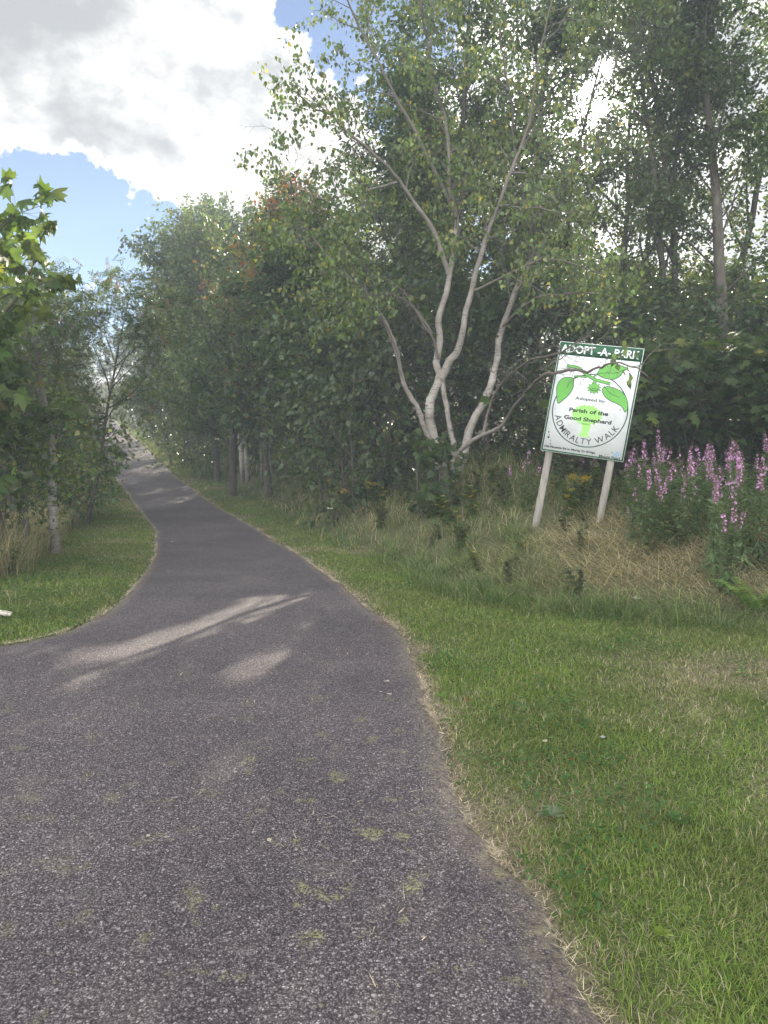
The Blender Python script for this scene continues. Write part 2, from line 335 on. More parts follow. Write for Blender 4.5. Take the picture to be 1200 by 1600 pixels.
def mat_ground():
    m, N, L = newmat('soil_and_turf')
    at = N.new('ShaderNodeAttribute'); at.attribute_name = 'Col'
    tc = N.new('ShaderNodeTexCoord'); n = N.new('ShaderNodeTexNoise'); n.inputs['Scale'].default_value = 35; n.inputs['Detail'].default_value = 6; L.new(tc.outputs['Object'], n.inputs['Vector'])
    r = N.new('ShaderNodeValToRGB'); e = r.color_ramp.elements; e[0].position = .3; e[0].color = (.5, .5, .5, 1); e[1].position = .7; e[1].color = (1.4, 1.4, 1.4, 1); L.new(n.outputs[0], r.inputs[0])
    x = N.new('ShaderNodeMixRGB'); x.blend_type = 'MULTIPLY'; x.inputs[0].default_value = 1; L.new(at.outputs['Color'], x.inputs[1]); L.new(r.outputs[0], x.inputs[2])
    p = N.new('ShaderNodeBsdfPrincipled'); L.new(x.outputs[0], p.inputs['Base Color']); p.inputs['Roughness'].default_value = .95; p.inputs['Specular IOR Level'].default_value = .1
    b = N.new('ShaderNodeBump'); b.inputs['Strength'].default_value = .8; b.inputs['Distance'].default_value = .02; L.new(n.outputs[0], b.inputs['Height']); L.new(b.outputs[0], p.inputs['Normal'])
    o = N.new('ShaderNodeOutputMaterial'); L.new(p.outputs[0], o.inputs[0]); return m
M_GROUND = mat_ground()

# ------------------------------------------------------------------ ground sheet and path
def dryness(x, y):
    d = fbm(x, y, .8, 31, 4); near = np.abs(x - xR(y))
    dd = sstep(d, .50, .76) * .7
    dd = dd + .45 * sstep(2.6 - np.hypot(x - 2.6, (y - 4.0)), 0, 1.9) * sstep(fbm(x, y, 1.6, 44), .36, .62)
    wv = fbm(y, 0 * y, 1.4, 12); dd = dd + .85 * sstep(near, .05 + .14 * wv, .0) + .45 * sstep(near, .40, .05) * sstep(fbm(x, y, 2.3, 15), .35, .6)
    return np.clip(dd, 0, 1)
def build_ground():
    def axis(parts): return np.unique(np.concatenate([np.arange(a, b, s) for a, b, s in parts] + [np.array([parts[-1][1]])]).round(4))
    xs = axis([(-600, -100, 60), (-100, -30, 8), (-30, -8, .8), (-8, -4, .2), (-4, 5, .07), (5, 10, .2), (10, 40, 1.2), (40, 100, 8), (100, 600, 60)])
    ys = axis([(-300, -20, 40), (-20, 0, 1), (0, 1.5, .2), (1.5, 11, .07), (11, 26, .16), (26, 70, .5), (70, 140, 2), (140, 800, 60)])
    X, Y = np.meshgrid(xs, ys); Z = T(X, Y); s = SRD(X, Y); l = SLD(X, Y)
    nx, ny = len(xs), len(ys); i = (np.arange(ny - 1)[:, None] * nx + np.arange(nx - 1)[None]).ravel()
    Fc = np.stack([i, i + 1, i + nx + 1, i + nx], -1)
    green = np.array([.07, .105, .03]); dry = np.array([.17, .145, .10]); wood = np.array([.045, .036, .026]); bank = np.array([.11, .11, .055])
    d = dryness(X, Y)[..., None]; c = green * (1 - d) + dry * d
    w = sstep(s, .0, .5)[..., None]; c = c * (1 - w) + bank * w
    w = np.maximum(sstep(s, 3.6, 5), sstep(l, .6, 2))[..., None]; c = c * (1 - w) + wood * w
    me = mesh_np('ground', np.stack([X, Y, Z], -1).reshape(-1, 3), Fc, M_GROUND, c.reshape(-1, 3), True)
    tag(obj('ground', me), kind='structure')
    y = np.concatenate([np.arange(-8.5, 1, .3), np.arange(1, 14, .05), np.arange(14, 40, .2), np.arange(40, 108, .8)])
    u = np.concatenate([[0, .004, .012, .03, .06], np.linspace(.1, .9, 25), [.94, .97, .988, .996, 1]])
    a, b = xL(y), xR(y); PX = a[:, None] + (b - a)[:, None] * u[None]; PY = np.repeat(y[:, None], len(u), 1)
    dL, dR = PX - a[:, None], b[:, None] - PX; e = np.minimum(dL, dR)
    PZ = H(PY) + .012 - .03 * sstep(e, .03, -.001) + .02 * (fbm(PX, PY, .35, 61) - .5)
    moss = sstep(PX, -1.0, .3) * sstep(PY, 4.6, 3.0); moss = np.clip(moss + .35 * sstep(PY, 6, 4), 0, 1)
    strawy = sstep(e, .14, .0) * .8
    c = np.stack([moss, strawy, 0 * moss], -1)
    nx, ny = len(u), len(y); i = (np.arange(ny - 1)[:, None] * nx + np.arange(nx - 1)[None]).ravel()
    me = mesh_np('path', np.stack([PX, PY, PZ], -1).reshape(-1, 3), np.stack([i, i + 1, i + nx + 1, i + nx], -1), M_ASPH, c.reshape(-1, 3), True)
    tag(obj('path', me), kind='structure')
build_ground()

# ------------------------------------------------------------------ trees
def unit(v): return v / (np.linalg.norm(v) + 1e-9)
class Plant:
    def __init__(s, seed): s.r = random.Random(seed); s.n = np.random.default_rng(seed); s.lines = []; s.anch = []      # lines: (level, pts, radii)
    def rv(s): return np.array([s.r.gauss(0, 1), s.r.gauss(0, 1), s.r.gauss(0, 1)])
    def limb(s, p, d, length, r0, r1, seg, wander, trop):
        n = max(2, int(round(length / seg))); st = length / n; pts = [np.array(p, float)]; d = unit(np.array(d, float))
        for k in range(n):
            d = unit(d + s.rv() * wander + np.array([0, 0, trop])); pts.append(pts[-1] + d * st)
        return np.array(pts), np.linspace(r0, r1, n + 1)
    def spawn(s, pts, rad, level, spec):
        """spec[level] = dict(n per metre, ang, ratio/len, t0, wander, trop, seg); the last level bears leaves"""
        if level >= len(spec): return
        q = spec[level]; L = np.linalg.norm(np.diff(pts, axis=0), axis=1).sum()
        n = max(q.get('min', 1), int(round(L * q['per']))) if 'per' in q else q['n']
        for k in range(n):
            t = q['t0'] + (q.get('t1', 1.0) - q['t0']) * ((k + s.r.random()) / n); f = t * (len(pts) - 1); i = min(int(f), len(pts) - 2); w = f - i
            p = pts[i] * (1 - w) + pts[i + 1] * w; tan = unit(pts[i + 1] - pts[i]); r = rad[i] * (1 - w) + rad[i + 1] * w
            perp = unit(np.cross(tan, s.rv())); a = math.radians(q['ang'] + s.r.gauss(0, q.get('jit', 10)))
            if level == 0: perp = unit(perp + np.array([0, 0, q.get('lift', .2)]))
            d = tan * math.cos(a) + perp * math.sin(a)
            ln = (q['len'](t) if callable(q['len']) else q['len'] * (L if q.get('rel') else 1)) * s.r.uniform(.65, 1.2)
            rr = min(r * .65, q.get('r', .03) * ln)
            p2, r2 = s.limb(p, d, ln, max(rr, .0022), max(rr * .25, .0016), q.get('seg', .25), q.get('wander', .12), q.get('trop', 0))
            s.lines.append((level + 1, p2, r2))
            if level == len(spec) - 1: s.anch.append(p2)
            else: s.spawn(p2, r2, level + 1, spec)
    def leaves(s, per, size, mode, t0=.1, spread=.03):
        P, Tn = [], []
        for a in s.anch:
            k = max(1, int(s.r.uniform(.7, 1.3) * per)); t = (t0 + (1 - t0) * s.n.random(k)) * (len(a) - 1); i = np.minimum(t.astype(int), len(a) - 2); w = (t - i)[:, None]
            P.append(a[i] * (1 - w) + a[i + 1] * w + s.n.normal(0, spread, (k, 3))); Tn.append(a[i + 1] - a[i])
        P = np.vstack(P); Tn = np.vstack(Tn); Tn /= np.linalg.norm(Tn, axis=1)[:, None] + 1e-9; m = len(P)
        if mode == 'hang':
            tip = np.array([0, 0, -1.]) + s.n.normal(0, .45, (m, 3)); nrm = s.n.normal(0, 1, (m, 3)) * np.array([1, 1, .5])
        else:
            tip = Tn * .5 + s.n.normal(0, .6, (m, 3)) + np.array([0, 0, -.25]); nrm = np.array([0, 0, 1.]) + s.n.normal(0, .55, (m, 3))
        return P, frames(tip, nrm), size * s.n.uniform(.6, 1.25, m)

def leaf2():   # simple folded ovate leaf
    return np.array([[0, 0, 0], [.30, .38, .06], [0, 1, -.04], [-.30, .38, .06]]), np.array([[0, 1, 2], [0, 2, 3]])
def leaf_ovate():
    return np.array([[0, 0, 0], [.26, .16, .03], [.37, .38, .05], [.2, .68, .02], [0, 1, -.1], [-.2, .68, .02], [-.37, .38, .05], [-.26, .16, .03], [0, .4, 0]]), \
        np.array([[8, 0, 1], [8, 1, 2], [8, 2, 3], [8, 3, 4], [8, 4, 5], [8, 5, 6], [8, 6, 7], [8, 7, 0]])
def leaf_maple():
    o = [(0, 0), (.16, -.06), (.42, -.02), (.34, .14), (.62, .30), (.40, .38), (.42, .62), (.20, .52), (.14, .72), (0, 1.0), (-.14, .72), (-.20, .52), (-.42, .62), (-.40, .38), (-.62, .30), (-.34, .14), (-.42, -.02), (-.16, -.06)]
    v = [(x, y, -.75 * x * x + .10 * abs(x) - .32 * max(0, y - .25) ** 1.4) for x, y in o] + [(0, .25, .04)]
    n = len(o); return np.array(v), np.array([[n, k, (k + 1) % n] for k in range(n)])
def leaf_pinnate(k=5):
    V, Fc = [], []
    for j in range(k):
        y = .15 + .17 * j
        for sgn in (-1, 1):
            b = len(V); x1 = sgn * .34 * (1 - .08 * j)
            V += [(0, y, 0), (x1 * .45, y + .10, .02), (x1, y + .14, -.05), (x1 * .5, y - .01, .0)]; Fc += [(b, b + 1, b + 2), (b, b + 2, b + 3)] if sgn < 0 else [(b, b + 2, b + 1), (b, b + 3, b + 2)]
    b = len(V); y = .15 + .17 * (k - 1); V += [(0, y, 0), (.07, y + .15, 0), (0, y + .34, -.05), (-.07, y + .15, 0)]; Fc += [(b, b + 1, b + 2), (b, b + 2, b + 3)]
    return np.array(V), np.array(Fc)
TEMPL = {'simple': leaf2(), 'ovate': leaf_ovate(), 'maple': leaf_maple(), 'pinnate': leaf_pinnate()}
def colours(n, pal, rng, P=None, var=.22):
    pal = np.array(pal, float); w = pal[:, 3] / pal[:, 3].sum(); i = rng.choice(len(pal), n, p=w)
    c = pal[i, :3] * rng.lognormal(0, var, (n, 1)) * rng.normal(1, .06, (n, 3)); return np.clip(c, .004, .6)
PAL = {'dark': [(.052, .085, .032, 6), (.07, .105, .036, 3), (.12, .14, .04, .6)],
       'mid': [(.07, .11, .034, 6), (.10, .14, .04, 4), (.17, .18, .045, .9)],
       'rust': [(.06, .09, .025, 5), (.12, .13, .03, 3), (.24, .10, .03, 1.6), (.26, .06, .03, .5)],
       'birch': [(.085, .135, .034, 6), (.13, .18, .042, 5), (.22, .23, .05, 1.2), (.35, .29, .05, .3)],
       'maple': [(.065, .11, .03, 5), (.10, .15, .035, 4), (.19, .22, .04, 2.5), (.16, .13, .05, .3)],
       'rowan': [(.065, .095, .030, 6), (.10, .13, .035, 4), (.20, .11, .045, .35)],
       'larch': [(.06, .095, .04, 6), (.09, .12, .05, 3)]}
GAPS = []        # (point, direction, radius): thin places in the canopy
GR_ = np.random.default_rng(99)
def keep(P, loc):
    m = np.ones(len(P), bool)
    for q, d, r in GAPS:
        v = P + loc - q; h = v - np.outer(v @ d, d); q_ = np.linalg.norm(h, axis=1) / r; m &= ~((q_ < 1.35) & (GR_.random(len(q_)) > sstep(q_, .65, 1.35)))
    return m
def leafk(me, k): me['leafk'] = k; return me
def tree_meshes(seed, height, spread, leaf='simple', lsize=.10, pal='mid', per=7, low=.12, shape='round', mode='out', bark=None, trunk_r=None, nb=34, lean=(0, 0), twigs=True, stems=1, loc=np.zeros(3), maxl=None, dens=1.0):
    """local meshes: trunk, limbs, crown"""
    P = Plant(seed); h = height
    prof = {'round': lambda t: max(.18, math.sin(math.pi * min(1, (1 - (t - low) / (1 - low)) * .92 + .04)) ** .7),
            'cone': lambda t: max(.10, 1.05 - (t - low) / (1 - low)),
            'tall': lambda t: max(.2, math.sin(math.pi * min(1, (1 - (t - low) / (1 - low)) * .8 + .1)) ** .6)}[shape]
    tr = trunk_r or .012 * h + .02; trunk = TB()
    for k in range(stems):
        a = 2 * math.pi * (k + P.r.random() * .6) / stems; off = np.array([math.cos(a), math.sin(a), 0]) * (.16 if stems > 1 else 0)
        d0 = np.array([lean[0], lean[1], 1.]) + off * (1.6 if stems > 1 else 0)
        hk = h * (1 if k == 0 else P.r.uniform(.7, .98)); rk = tr * (1 if stems == 1 else .62)
        pts, rad = P.limb(off * 1.2 - np.array([0, 0, .25]), d0, hk + .25, rk, .012, .45, .05, .05)
        rad = rk * (1 - np.linspace(0, 1, len(pts)) ** 1.15 * .92); rad[0] *= 1.35
        trunk.add(pts, rad, 9)
        spec = [dict(n=max(8, nb // stems), t0=low, t1=.99, ang=(62 if shape != 'tall' else 45), jit=12, len=lambda t: spread * prof(t), r=.014, seg=.35, wander=.10, trop=.05, lift=.25),
                dict(per=4.4 * dens, t0=.2, ang=48, len=.42, rel=True, r=.011, seg=.25, wander=.13, trop=.0, min=3),
                dict(per=6.0 * dens, t0=.1, ang=48, len=.34, r=.009, seg=.14, wander=.16, trop=-.04, min=2)]
        P.spawn(pts, rad, 0, spec)
    limbs = TB()
    for lv, p, r in P.lines:
        if lv == 1: limbs.add(p, r, 5)
        elif lv == 2: limbs.add(p, r, 3)
        elif twigs: limbs.add(p[[0, len(p) // 2, -1]], r[[0, len(p) // 2, -1]], 3)
    lp, lr, ls = P.leaves(per * 1.9, lsize * 1.12, mode, spread=.09)
    q1 = fbm(lp[:, 0] + lp[:, 2] * .63, lp[:, 1] - lp[:, 2] * .71, 1.15, seed, 2); k = keep(lp, np.asarray(loc)) & (P.n.random(len(lp)) < .18 + sstep(q1, .30, .52)); lp, lr, ls = lp[k], lr[k], ls[k]; q2 = vnoise(lp[:, 0] - lp[:, 2] * .5, lp[:, 1] + lp[:, 2] * .8, .8, seed + 5)
    if maxl and len(lp) > maxl:
        q = P.n.permutation(len(lp))[:maxl]; lp, lr, ls = lp[q], lr[q], ls[q]
    tv, tf = TEMPL[leaf]; c = colours(len(lp), PAL[pal], P.n)
    if not maxl: c = c * (.72 + .6 * q2)[:, None] * np.stack([1 + .25 * (q2 - .5), np.ones(len(q2)), 1 - .2 * (q2 - .5)], 1)
    if pal == 'rust':       # one turned bough
        w = np.linalg.norm((lp - np.array([.3, -.8, h * .72])) / np.array([1.0, 1.4, .9]), axis=1) < 1; c[w] = colours(int(w.sum()), [(.30, .10, .035, 2), (.26, .17, .04, 2), (.12, .14, .03, 1)], P.n)
    V, Fc, cc = scatter(tv, tf, lp, lr, ls, c); kk = len(tv)
    mb = bark or M_BARK
    print('tree', seed, 'leaves', len(lp), 'twigs', len(P.lines))
    return trunk.mesh('trunk', mb), limbs.mesh('limbs', M_TWIG if mb is M_BARK else M_GREYTWIG), leafk(mesh_np('crown', V, Fc, M_LEAF if leaf != 'maple' else M_BIG, cc), kk)
def put_tree(name, meshes, loc, label, cat='tree', group=None, rz=0., scale=(1, 1, 1)):
    e = empty(name, loc, rz); e.scale = scale; tag(e, label, cat, group)
    for n, me in zip(('trunk', 'limbs', 'crown'), meshes):
        o = obj(n, me, e)
        if n != 'trunk': o['kind'] = 'stuff'
    return e
# thin places through which the low sun reaches the path and the eye
for px, py, r in [(60, 1012, .2), (240, 1000, .25), (350, 965, .26), (440, 950, .26), (400, 942, .30), (470, 938, .22), (300, 985, .26), (200, 1020, .24), (120, 1022, .16), (365, 910, .12), (390, 1050, .22), (420, 1030, .18), (480, 980, .2), (350, 1200, .13), (610, 900, .10), (205, 716, .3), (225, 710, .25)]:
    p = hit(px, py, HF); GAPS.append((np.array([p[0], p[1], H(p[1])]), SUN, r))
gr_ = random.Random(12)
for _ in range(18):
    p = hit(gr_.uniform(80, 600), gr_.triangular(895, 1080, 960), HF); GAPS.append((np.array([p[0], p[1], H(p[1])]), SUN, gr_.uniform(.05, .13)))
GAPS.append((np.array([0, 0, CAM_H]), SUN, .17)); GAPS.append((np.array([.35, 0, CAM_H + .45]), SUN, .26)); GAPS.append((np.array([.30, 0, CAM_H - .5]), SUN, .2))

# ---- the pale multi-stemmed birch beside the sign
LEAF_OBJ = {}
def leaf_variants(kind, pal, seed, n=7):
    if (kind, pal) in LEAF_OBJ: return LEAF_OBJ[(kind, pal)]
    r = np.random.default_rng(seed); out = []
    for c in colours(n, PAL[pal], r, var=.25):
        tv, tf = TEMPL[kind]; tv = tv.copy(); tv[:, 2] += r.normal(0, .05, len(tv)) + r.normal(0, .25) * tv[:, 0] ** 2 + r.normal(0, .18) * (tv[:, 1] - .3) ** 2; tv[:, 0] *= r.uniform(.85, 1.12)
        out.append(mesh_np('leaf', tv, tf, M_BIG if kind == 'maple' else M_LEAF, np.repeat(c[None], len(tv), 0)))
    LEAF_OBJ[(kind, pal)] = out; return out
def leaf_objects(parent, kind, pal, P, R, S, seed):
    vs = leaf_variants(kind, pal, seed); o0 = np.array(parent.location)
    for k in range(len(P)):
        o = bpy.data.objects.new('leaf', vs[k % len(vs)]); COL.objects.link(o); o.parent = parent
        m = Matrix([[*(R[k][i] * S[k]), P[k][i]] for i in range(3)] + [[0, 0, 0, 1]]); o.matrix_local = m
def in_view(P, loc, margin=0):
    q = P + loc - np.array([0, 0, CAM_H]); c, s = math.cos(PITCH), math.sin(PITCH)
    fw = q[:, 1] * c - q[:, 2] * s; up = q[:, 1] * s + q[:, 2] * c
    px = CX + F_PX * q[:, 0] / fw; py = CY - F_PX * up / fw
    return px, py, fw
def build_birch():
    base = G(712, 746); base = np.array([AT(712, 740, 13.4)[0], 13.4, 0]); base[2] = TZ(base[0], base[1])
    root = empty('birch_tree', base); tag(root, 'large white-barked birch with several crooked stems spreading behind the sign', 'tree')
    def S(pts): return np.array([AT(px, py, Y) for px, py, Y in pts])
    stems = [  # (points, radius at foot, radius at end, start of branching, branch length)
        (S([(705, 775, 13.5), (690, 735, 13.5), (676, 690, 13.5), (672, 644, 13.5), (680, 614, 13.5), (687, 587, 13.5), (683, 560, 13.5), (687, 500, 13.5), (699, 455, 13.5), (707, 401, 13.5), (712, 340, 13.4), (705, 270, 13.3), (690, 190, 13.2), (672, 110, 13.1), (660, 20, 13.0), (652, -60, 13)]), .125, .014, .56, 1.5),
        (S([(688, 592, 13.5), (698, 575, 13.5), (711, 556, 13.4), (722, 515, 13.3), (740, 455, 13.2), (752, 385, 13.1), (770, 335, 13.1), (797, 287, 13.0), (815, 220, 13.0), (835, 140, 13.0), (850, 60, 13.0), (858, -40, 13)]), .088, .012, .40, 1.5),
        (S([(690, 745, 13.3), (662, 660, 13.2), (650, 638, 13.2), (632, 596, 13.1), (620, 560, 13.1), (611, 524, 13), (593, 494, 12.9), (572, 464, 12.8), (530, 425, 12.7), (495, 375, 12.7), (465, 345, 12.7)]), .062, .012, .5, 1.2),
        (S([(708, 770, 13.4), (712, 746, 13.4), (722, 713, 13.4), (737, 668, 13.5), (761, 620, 13.6), (776, 566, 13.7), (786, 510, 13.8), (805, 455, 13.8), (838, 405, 13.8), (824, 317, 13.8), (813, 270, 13.8), (800, 200, 13.8), (790, 120, 13.8), (785, 30, 13.8)]), .115, .012, .5, 1.5),
        (S([(838, 405, 13.8), (860, 350, 13.7), (881, 314, 13.6), (905, 240, 13.6), (925, 210, 13.6)]), .05, .01, .3, 1.0),
        (S([(706, 760, 13.3), (708, 722, 13.2), (728, 692, 13.0), (755, 680, 12.8), (788, 665, 12.5), (800, 638, 12.2), (827, 608, 11.0), (845, 590, 9.8), (860, 584, 9.05), (894, 576, 8.85), (915, 581, 8.75), (937, 576, 8.5), (949, 568, 8.35), (964, 567, 8.3), (997, 578, 8.2), (1015, 590, 8.2)]), .068, .006, 2, 0),
        (S([(708, 722, 13.2), (710, 695, 13.2), (698, 650, 13.3), (695, 620, 13.4), (690, 590, 13.5)]), .055, .045, 2, 0),
        (S([(755, 680, 12.8), (761, 650, 12.8), (770, 614, 12.6), (797, 584, 12.2), (830, 562, 10.6), (858, 555, 9.1), (887, 545, 8.9), (905, 534, 8.7), (925, 520, 8.5)]), .04, .006, 2, 0),
        (S([(846, 578, 9.5), (866, 566, 9.0), (890, 552, 8.9), (905, 546, 8.8), (925, 548, 8.6)]), .012, .004, 2, 0),
        (S([(701, 430, 13.5), (680, 360, 13.3), (650, 315, 13.2), (627, 280, 13.1), (573, 233, 12.9), (527, 190, 12.8), (490, 167, 12.7), (455, 150, 12.6)]), .05, .012, .35, 1.1),
        (S([(710, 330, 13.4), (660, 230, 13.2), (610, 140, 13.0), (565, 60, 12.9), (540, 0, 12.8), (530, -40, 12.8)]), .04, .010, .3, 1.0),
        (S([(620, 285, 13.1), (560, 300, 12.8), (500, 310, 12.7), (460, 290, 12.6), (430, 240, 12.6)]), .022, .006, .3, .8),
        (S([(786, 510, 13.6), (820, 475, 13.0), (880, 455, 12.2), (940, 455, 11.6), (990, 470, 11.2)]), .03, .007, .15, .75),
        (S([(740, 455, 13.2), (800, 425, 12.6), (870, 405, 12.0), (940, 425, 11.6)]), .03, .007, .2, .8),
        (S([(632, 596, 13.1), (600, 500, 12.9), (560, 440, 12.3), (525, 430, 12.0)]), .018, .006, .3, .6),
        (S([(675, 520, 13.4), (640, 470, 13.1), (600, 455, 12.9), (560, 470, 12.7), (530, 480, 12.6)]), .03, .006, .3, .6),
        (S([(687, 560, 13.4), (672, 515, 13.2), (640, 470, 13.0), (610, 430, 12.9)]), .028, .01, 2, .6)]
    P = Plant(101); twig = TB(); barest = []
    for k, (pts, r0, r1, t0, ln) in enumerate(stems):
        # smooth the traced polyline
        u = np.arange(len(pts)); uu = np.linspace(0, len(pts) - 1, len(pts) * 4); q = np.stack([np.interp(uu, u, pts[:, i]) for i in range(3)], 1)
        for _ in range(3): q[1:-1] = .25 * q[:-2] + .5 * q[1:-1] + .25 * q[2:]
        w1 = P.n.normal(0, 1, (len(q) // 3 + 3, 3)); wq = np.stack([np.interp(np.arange(len(q)) / 3.0, np.arange(len(w1)), w1[:, i]) for i in range(3)], 1); q += wq * ((.012 + .035 * np.linspace(0, 1, len(q))) * (1 if ln else .35))[:, None] * np.minimum(1, np.arange(len(q)) / 6)[:, None]
        q += P.n.normal(0, .005, q.shape); rad = r0 + (r1 - r0) * np.linspace(0, 1, len(q)) ** (.65 if ln else .42); rad *= P.n.normal(1, .05, len(q)); rad[0] *= 1.25 if r0 > .08 else 1
        tb = TB(); tb.add(q - base, rad, 12 if r0 > .04 else 7); o = obj('stem' if r0 > .04 else 'bough', tb.mesh('stem', M_BIRCH if r0 > .025 else M_GREYTWIG), root)
        if t0 < 1:
            nn = max(4, int(len(pts) * 1.9))
            P.spawn(q - base, rad, 0, [dict(n=nn, t0=t0, t1=1, ang=52, jit=14, len=lambda t, l=ln: l * (1.15 - .5 * t), r=.012, seg=.2, wander=.16, trop=-.01, lift=.15),
                                       dict(per=4.5, t0=.2, ang=46, len=.42, rel=True, r=.010, seg=.15, wander=.18, trop=-.05, min=3),
                                       dict(per=6.5, t0=.1, ang=42, len=.30, r=.008, seg=.1, wander=.2, trop=-.16, min=2)])
        elif ln == 0: barest.append((q - base, rad))
    for lv, p, r in P.lines: twig.add(p, r, 5 if lv == 1 else 3)
    # bare grey tangle around the low boughs
    B = Plant(202)
    for q, rad in barest:
        m = len(q) // 3
        B.spawn(q[m:], rad[m:], 0, [dict(n=9, t0=.05, t1=1, ang=55, jit=20, len=.5, r=.010, seg=.08, wander=.22, trop=.02, lift=0),
                                    dict(per=4, t0=.15, ang=50, len=.2, r=.007, seg=.06, wander=.25, trop=.0, min=2)])
    for px, py, Y in [(560, 300, 12.8), (500, 250, 12.7), (600, 400, 13.0), (470, 240, 12.6), (780, 340, 13.3), (880, 480, 12.4), (700, 300, 13.3), (1000, 600, 10.3), (960, 560, 10.6), (800, 590, 12.6), (830, 570, 12.2), (640, 475, 12.9)]:
        a = AT(px, py, Y) - base
        for _ in range(7):
            q, r = B.limb(a + B.rv() * .1, B.rv() * np.array([1, .5, .6]), B.r.uniform(.5, 1.0), .005, .002, .08, .2, .0); B.lines.append((1, q, r)); B.spawn(q, r, 1, [None, dict(per=6, t0=.1, ang=50, len=.2, r=.007, seg=.06, wander=.25, trop=0, min=2)])
    for lv, p, r in B.lines: twig.add(p, np.maximum(r, .0022), 3)
    obj('twigs', twig.mesh('twigs', M_GREYTWIG), root)['kind'] = 'stuff'
    lp, lr, ls = P.leaves(10, .078, 'hang', spread=.05)
    k = keep(lp, base); lp, lr, ls = lp[k], lr[k], ls[k]
    # a few leaves on the bough across the sign
    extra = []
    for px, py, Y, n in [(965, 560, 8.35, 5), (985, 590, 8.3, 5), (975, 548, 8.4, 4), (990, 540, 8.5, 4), (972, 578, 8.3, 3), (1000, 525, 8.8, 4)]:
        extra.append(AT(px, py, Y) - base + P.n.normal(0, .035, (n, 3)))
    ex = np.vstack(extra); er = frames(np.array([0, 0, -1.]) + P.n.normal(0, .4, (len(ex), 3)), P.n.normal(0, 1, (len(ex), 3)) * np.array([.6, 1.2, .4])); es = P.n.uniform(.07, .10, len(ex))
    px, py, fw = in_view(lp, base); big = ls / fw * ((px > 0) & (px < 1200) & (py > 0) & (py < 1600)) * np.where(py > 330, 1.3, 1)
    o = np.argsort(-big); a, b = o[:300 - len(ex)], o[300 - len(ex):]
    leaf_objects(root, 'ovate', 'birch', np.vstack([lp[a], ex]), np.concatenate([lr[a], er]), np.concatenate([ls[a], es]), 5)
    tv, tf = TEMPL['ovate']; V, Fc, cc = scatter(tv, tf, lp[b], lr[b], ls[b], colours(len(b), PAL['birch'], P.n))
    obj('crown', mesh_np('crown', V, Fc, M_LEAF, cc), root)['kind'] = 'stuff'
    print('birch leaves', len(lp), 'twigs', len(P.lines))
build_birch()

# ---- the wood on the right: (name, label, px of foot, depth, px height of top, spread, options)
def place(px, Y, ytop):
    x = AT(px, 700, Y)[0]; z = TZ(x, Y); return np.array([x, Y, z - .05]), AT(px, ytop, Y)[2] - z
W = 'trees of the wood behind the path'
UNIQ = [
    ('maple_tree', 'tallest pointed leafy tree left of the birch, standing against the cloud', 362, 23.5, 285, 2.5, dict(pal='mid', shape='cone', nb=42, lsize=.13, per=9, low=.16)),
    ('maple_tree', 'leafy tree with orange and red turning bough left of the birch', 420, 22, 318, 2.5, dict(pal='rust', shape='round', nb=42, lsize=.13, per=9, low=.26)),
    ('alder_tree', 'dense round green tree leaning out over the path verge', 338, 27, 335, 2.3, dict(pal='mid', shape='round', nb=42, lsize=.14, per=9, low=.08)),
    ('tall_tree', 'tall slender tree behind the birch, under the gap of blue sky', 640, 17.5, 60, 2.2, dict(pal='dark', shape='tall', nb=36, lsize=.095, per=11, low=.15)),
    ('tall_tree', 'tall dark tree directly behind the forked stem of the birch', 735, 17, -60, 2.4, dict(pal='dark', shape='tall', nb=40, lsize=.095, per=14, low=.12)),
    ('tall_tree', 'tall thin-crowned tree just left of the sun', 838, 17.5, -120, 2.3, dict(pal='dark', shape='tall', nb=36, lsize=.095, per=12, low=.15)),
    ('willow_tree', 'multi-stemmed tree behind the sign with the sun shining through', 950, 17.5, -100, 2.2, dict(pal='dark', shape='tall', nb=34, lsize=.09, per=14, low=.22, stems=3)),
    ('willow_tree', 'many-stemmed tall tree above the right side of the sign', 1045, 15.5, -160, 2.3, dict(pal='mid', shape='tall', nb=40, lsize=.09, per=12, low=.25, stems=4)),
    ('tall_tree', 'dark tall tree with straight brown trunk near the right edge of the picture', 1130, 14, -180, 2.1, dict(pal='dark', shape='tall', nb=36, lsize=.09, per=14, low=.2, )),
    ('tall_tree', 'tall pale-trunked tree cut off by the right edge of the picture', 1215, 15.5, -160, 2.3, dict(pal='mid', shape='tall', nb=36, lsize=.095, per=14, low=.2, bark='birch')),
]
sd = 300
for name, label, px, Y, yt, sp, kw in UNIQ:
    loc, h = place(px, Y, yt); sd += 1; kw = dict(kw)
    if kw.get('bark') == 'birch': kw['bark'] = M_BIRCH
    if kw.get('bark') == 'grey': kw['bark'] = M_GREYBARK
    ms = tree_meshes(sd, h, sp, loc=loc, twigs=Y < 20, **kw); put_tree(name, ms, loc, label)
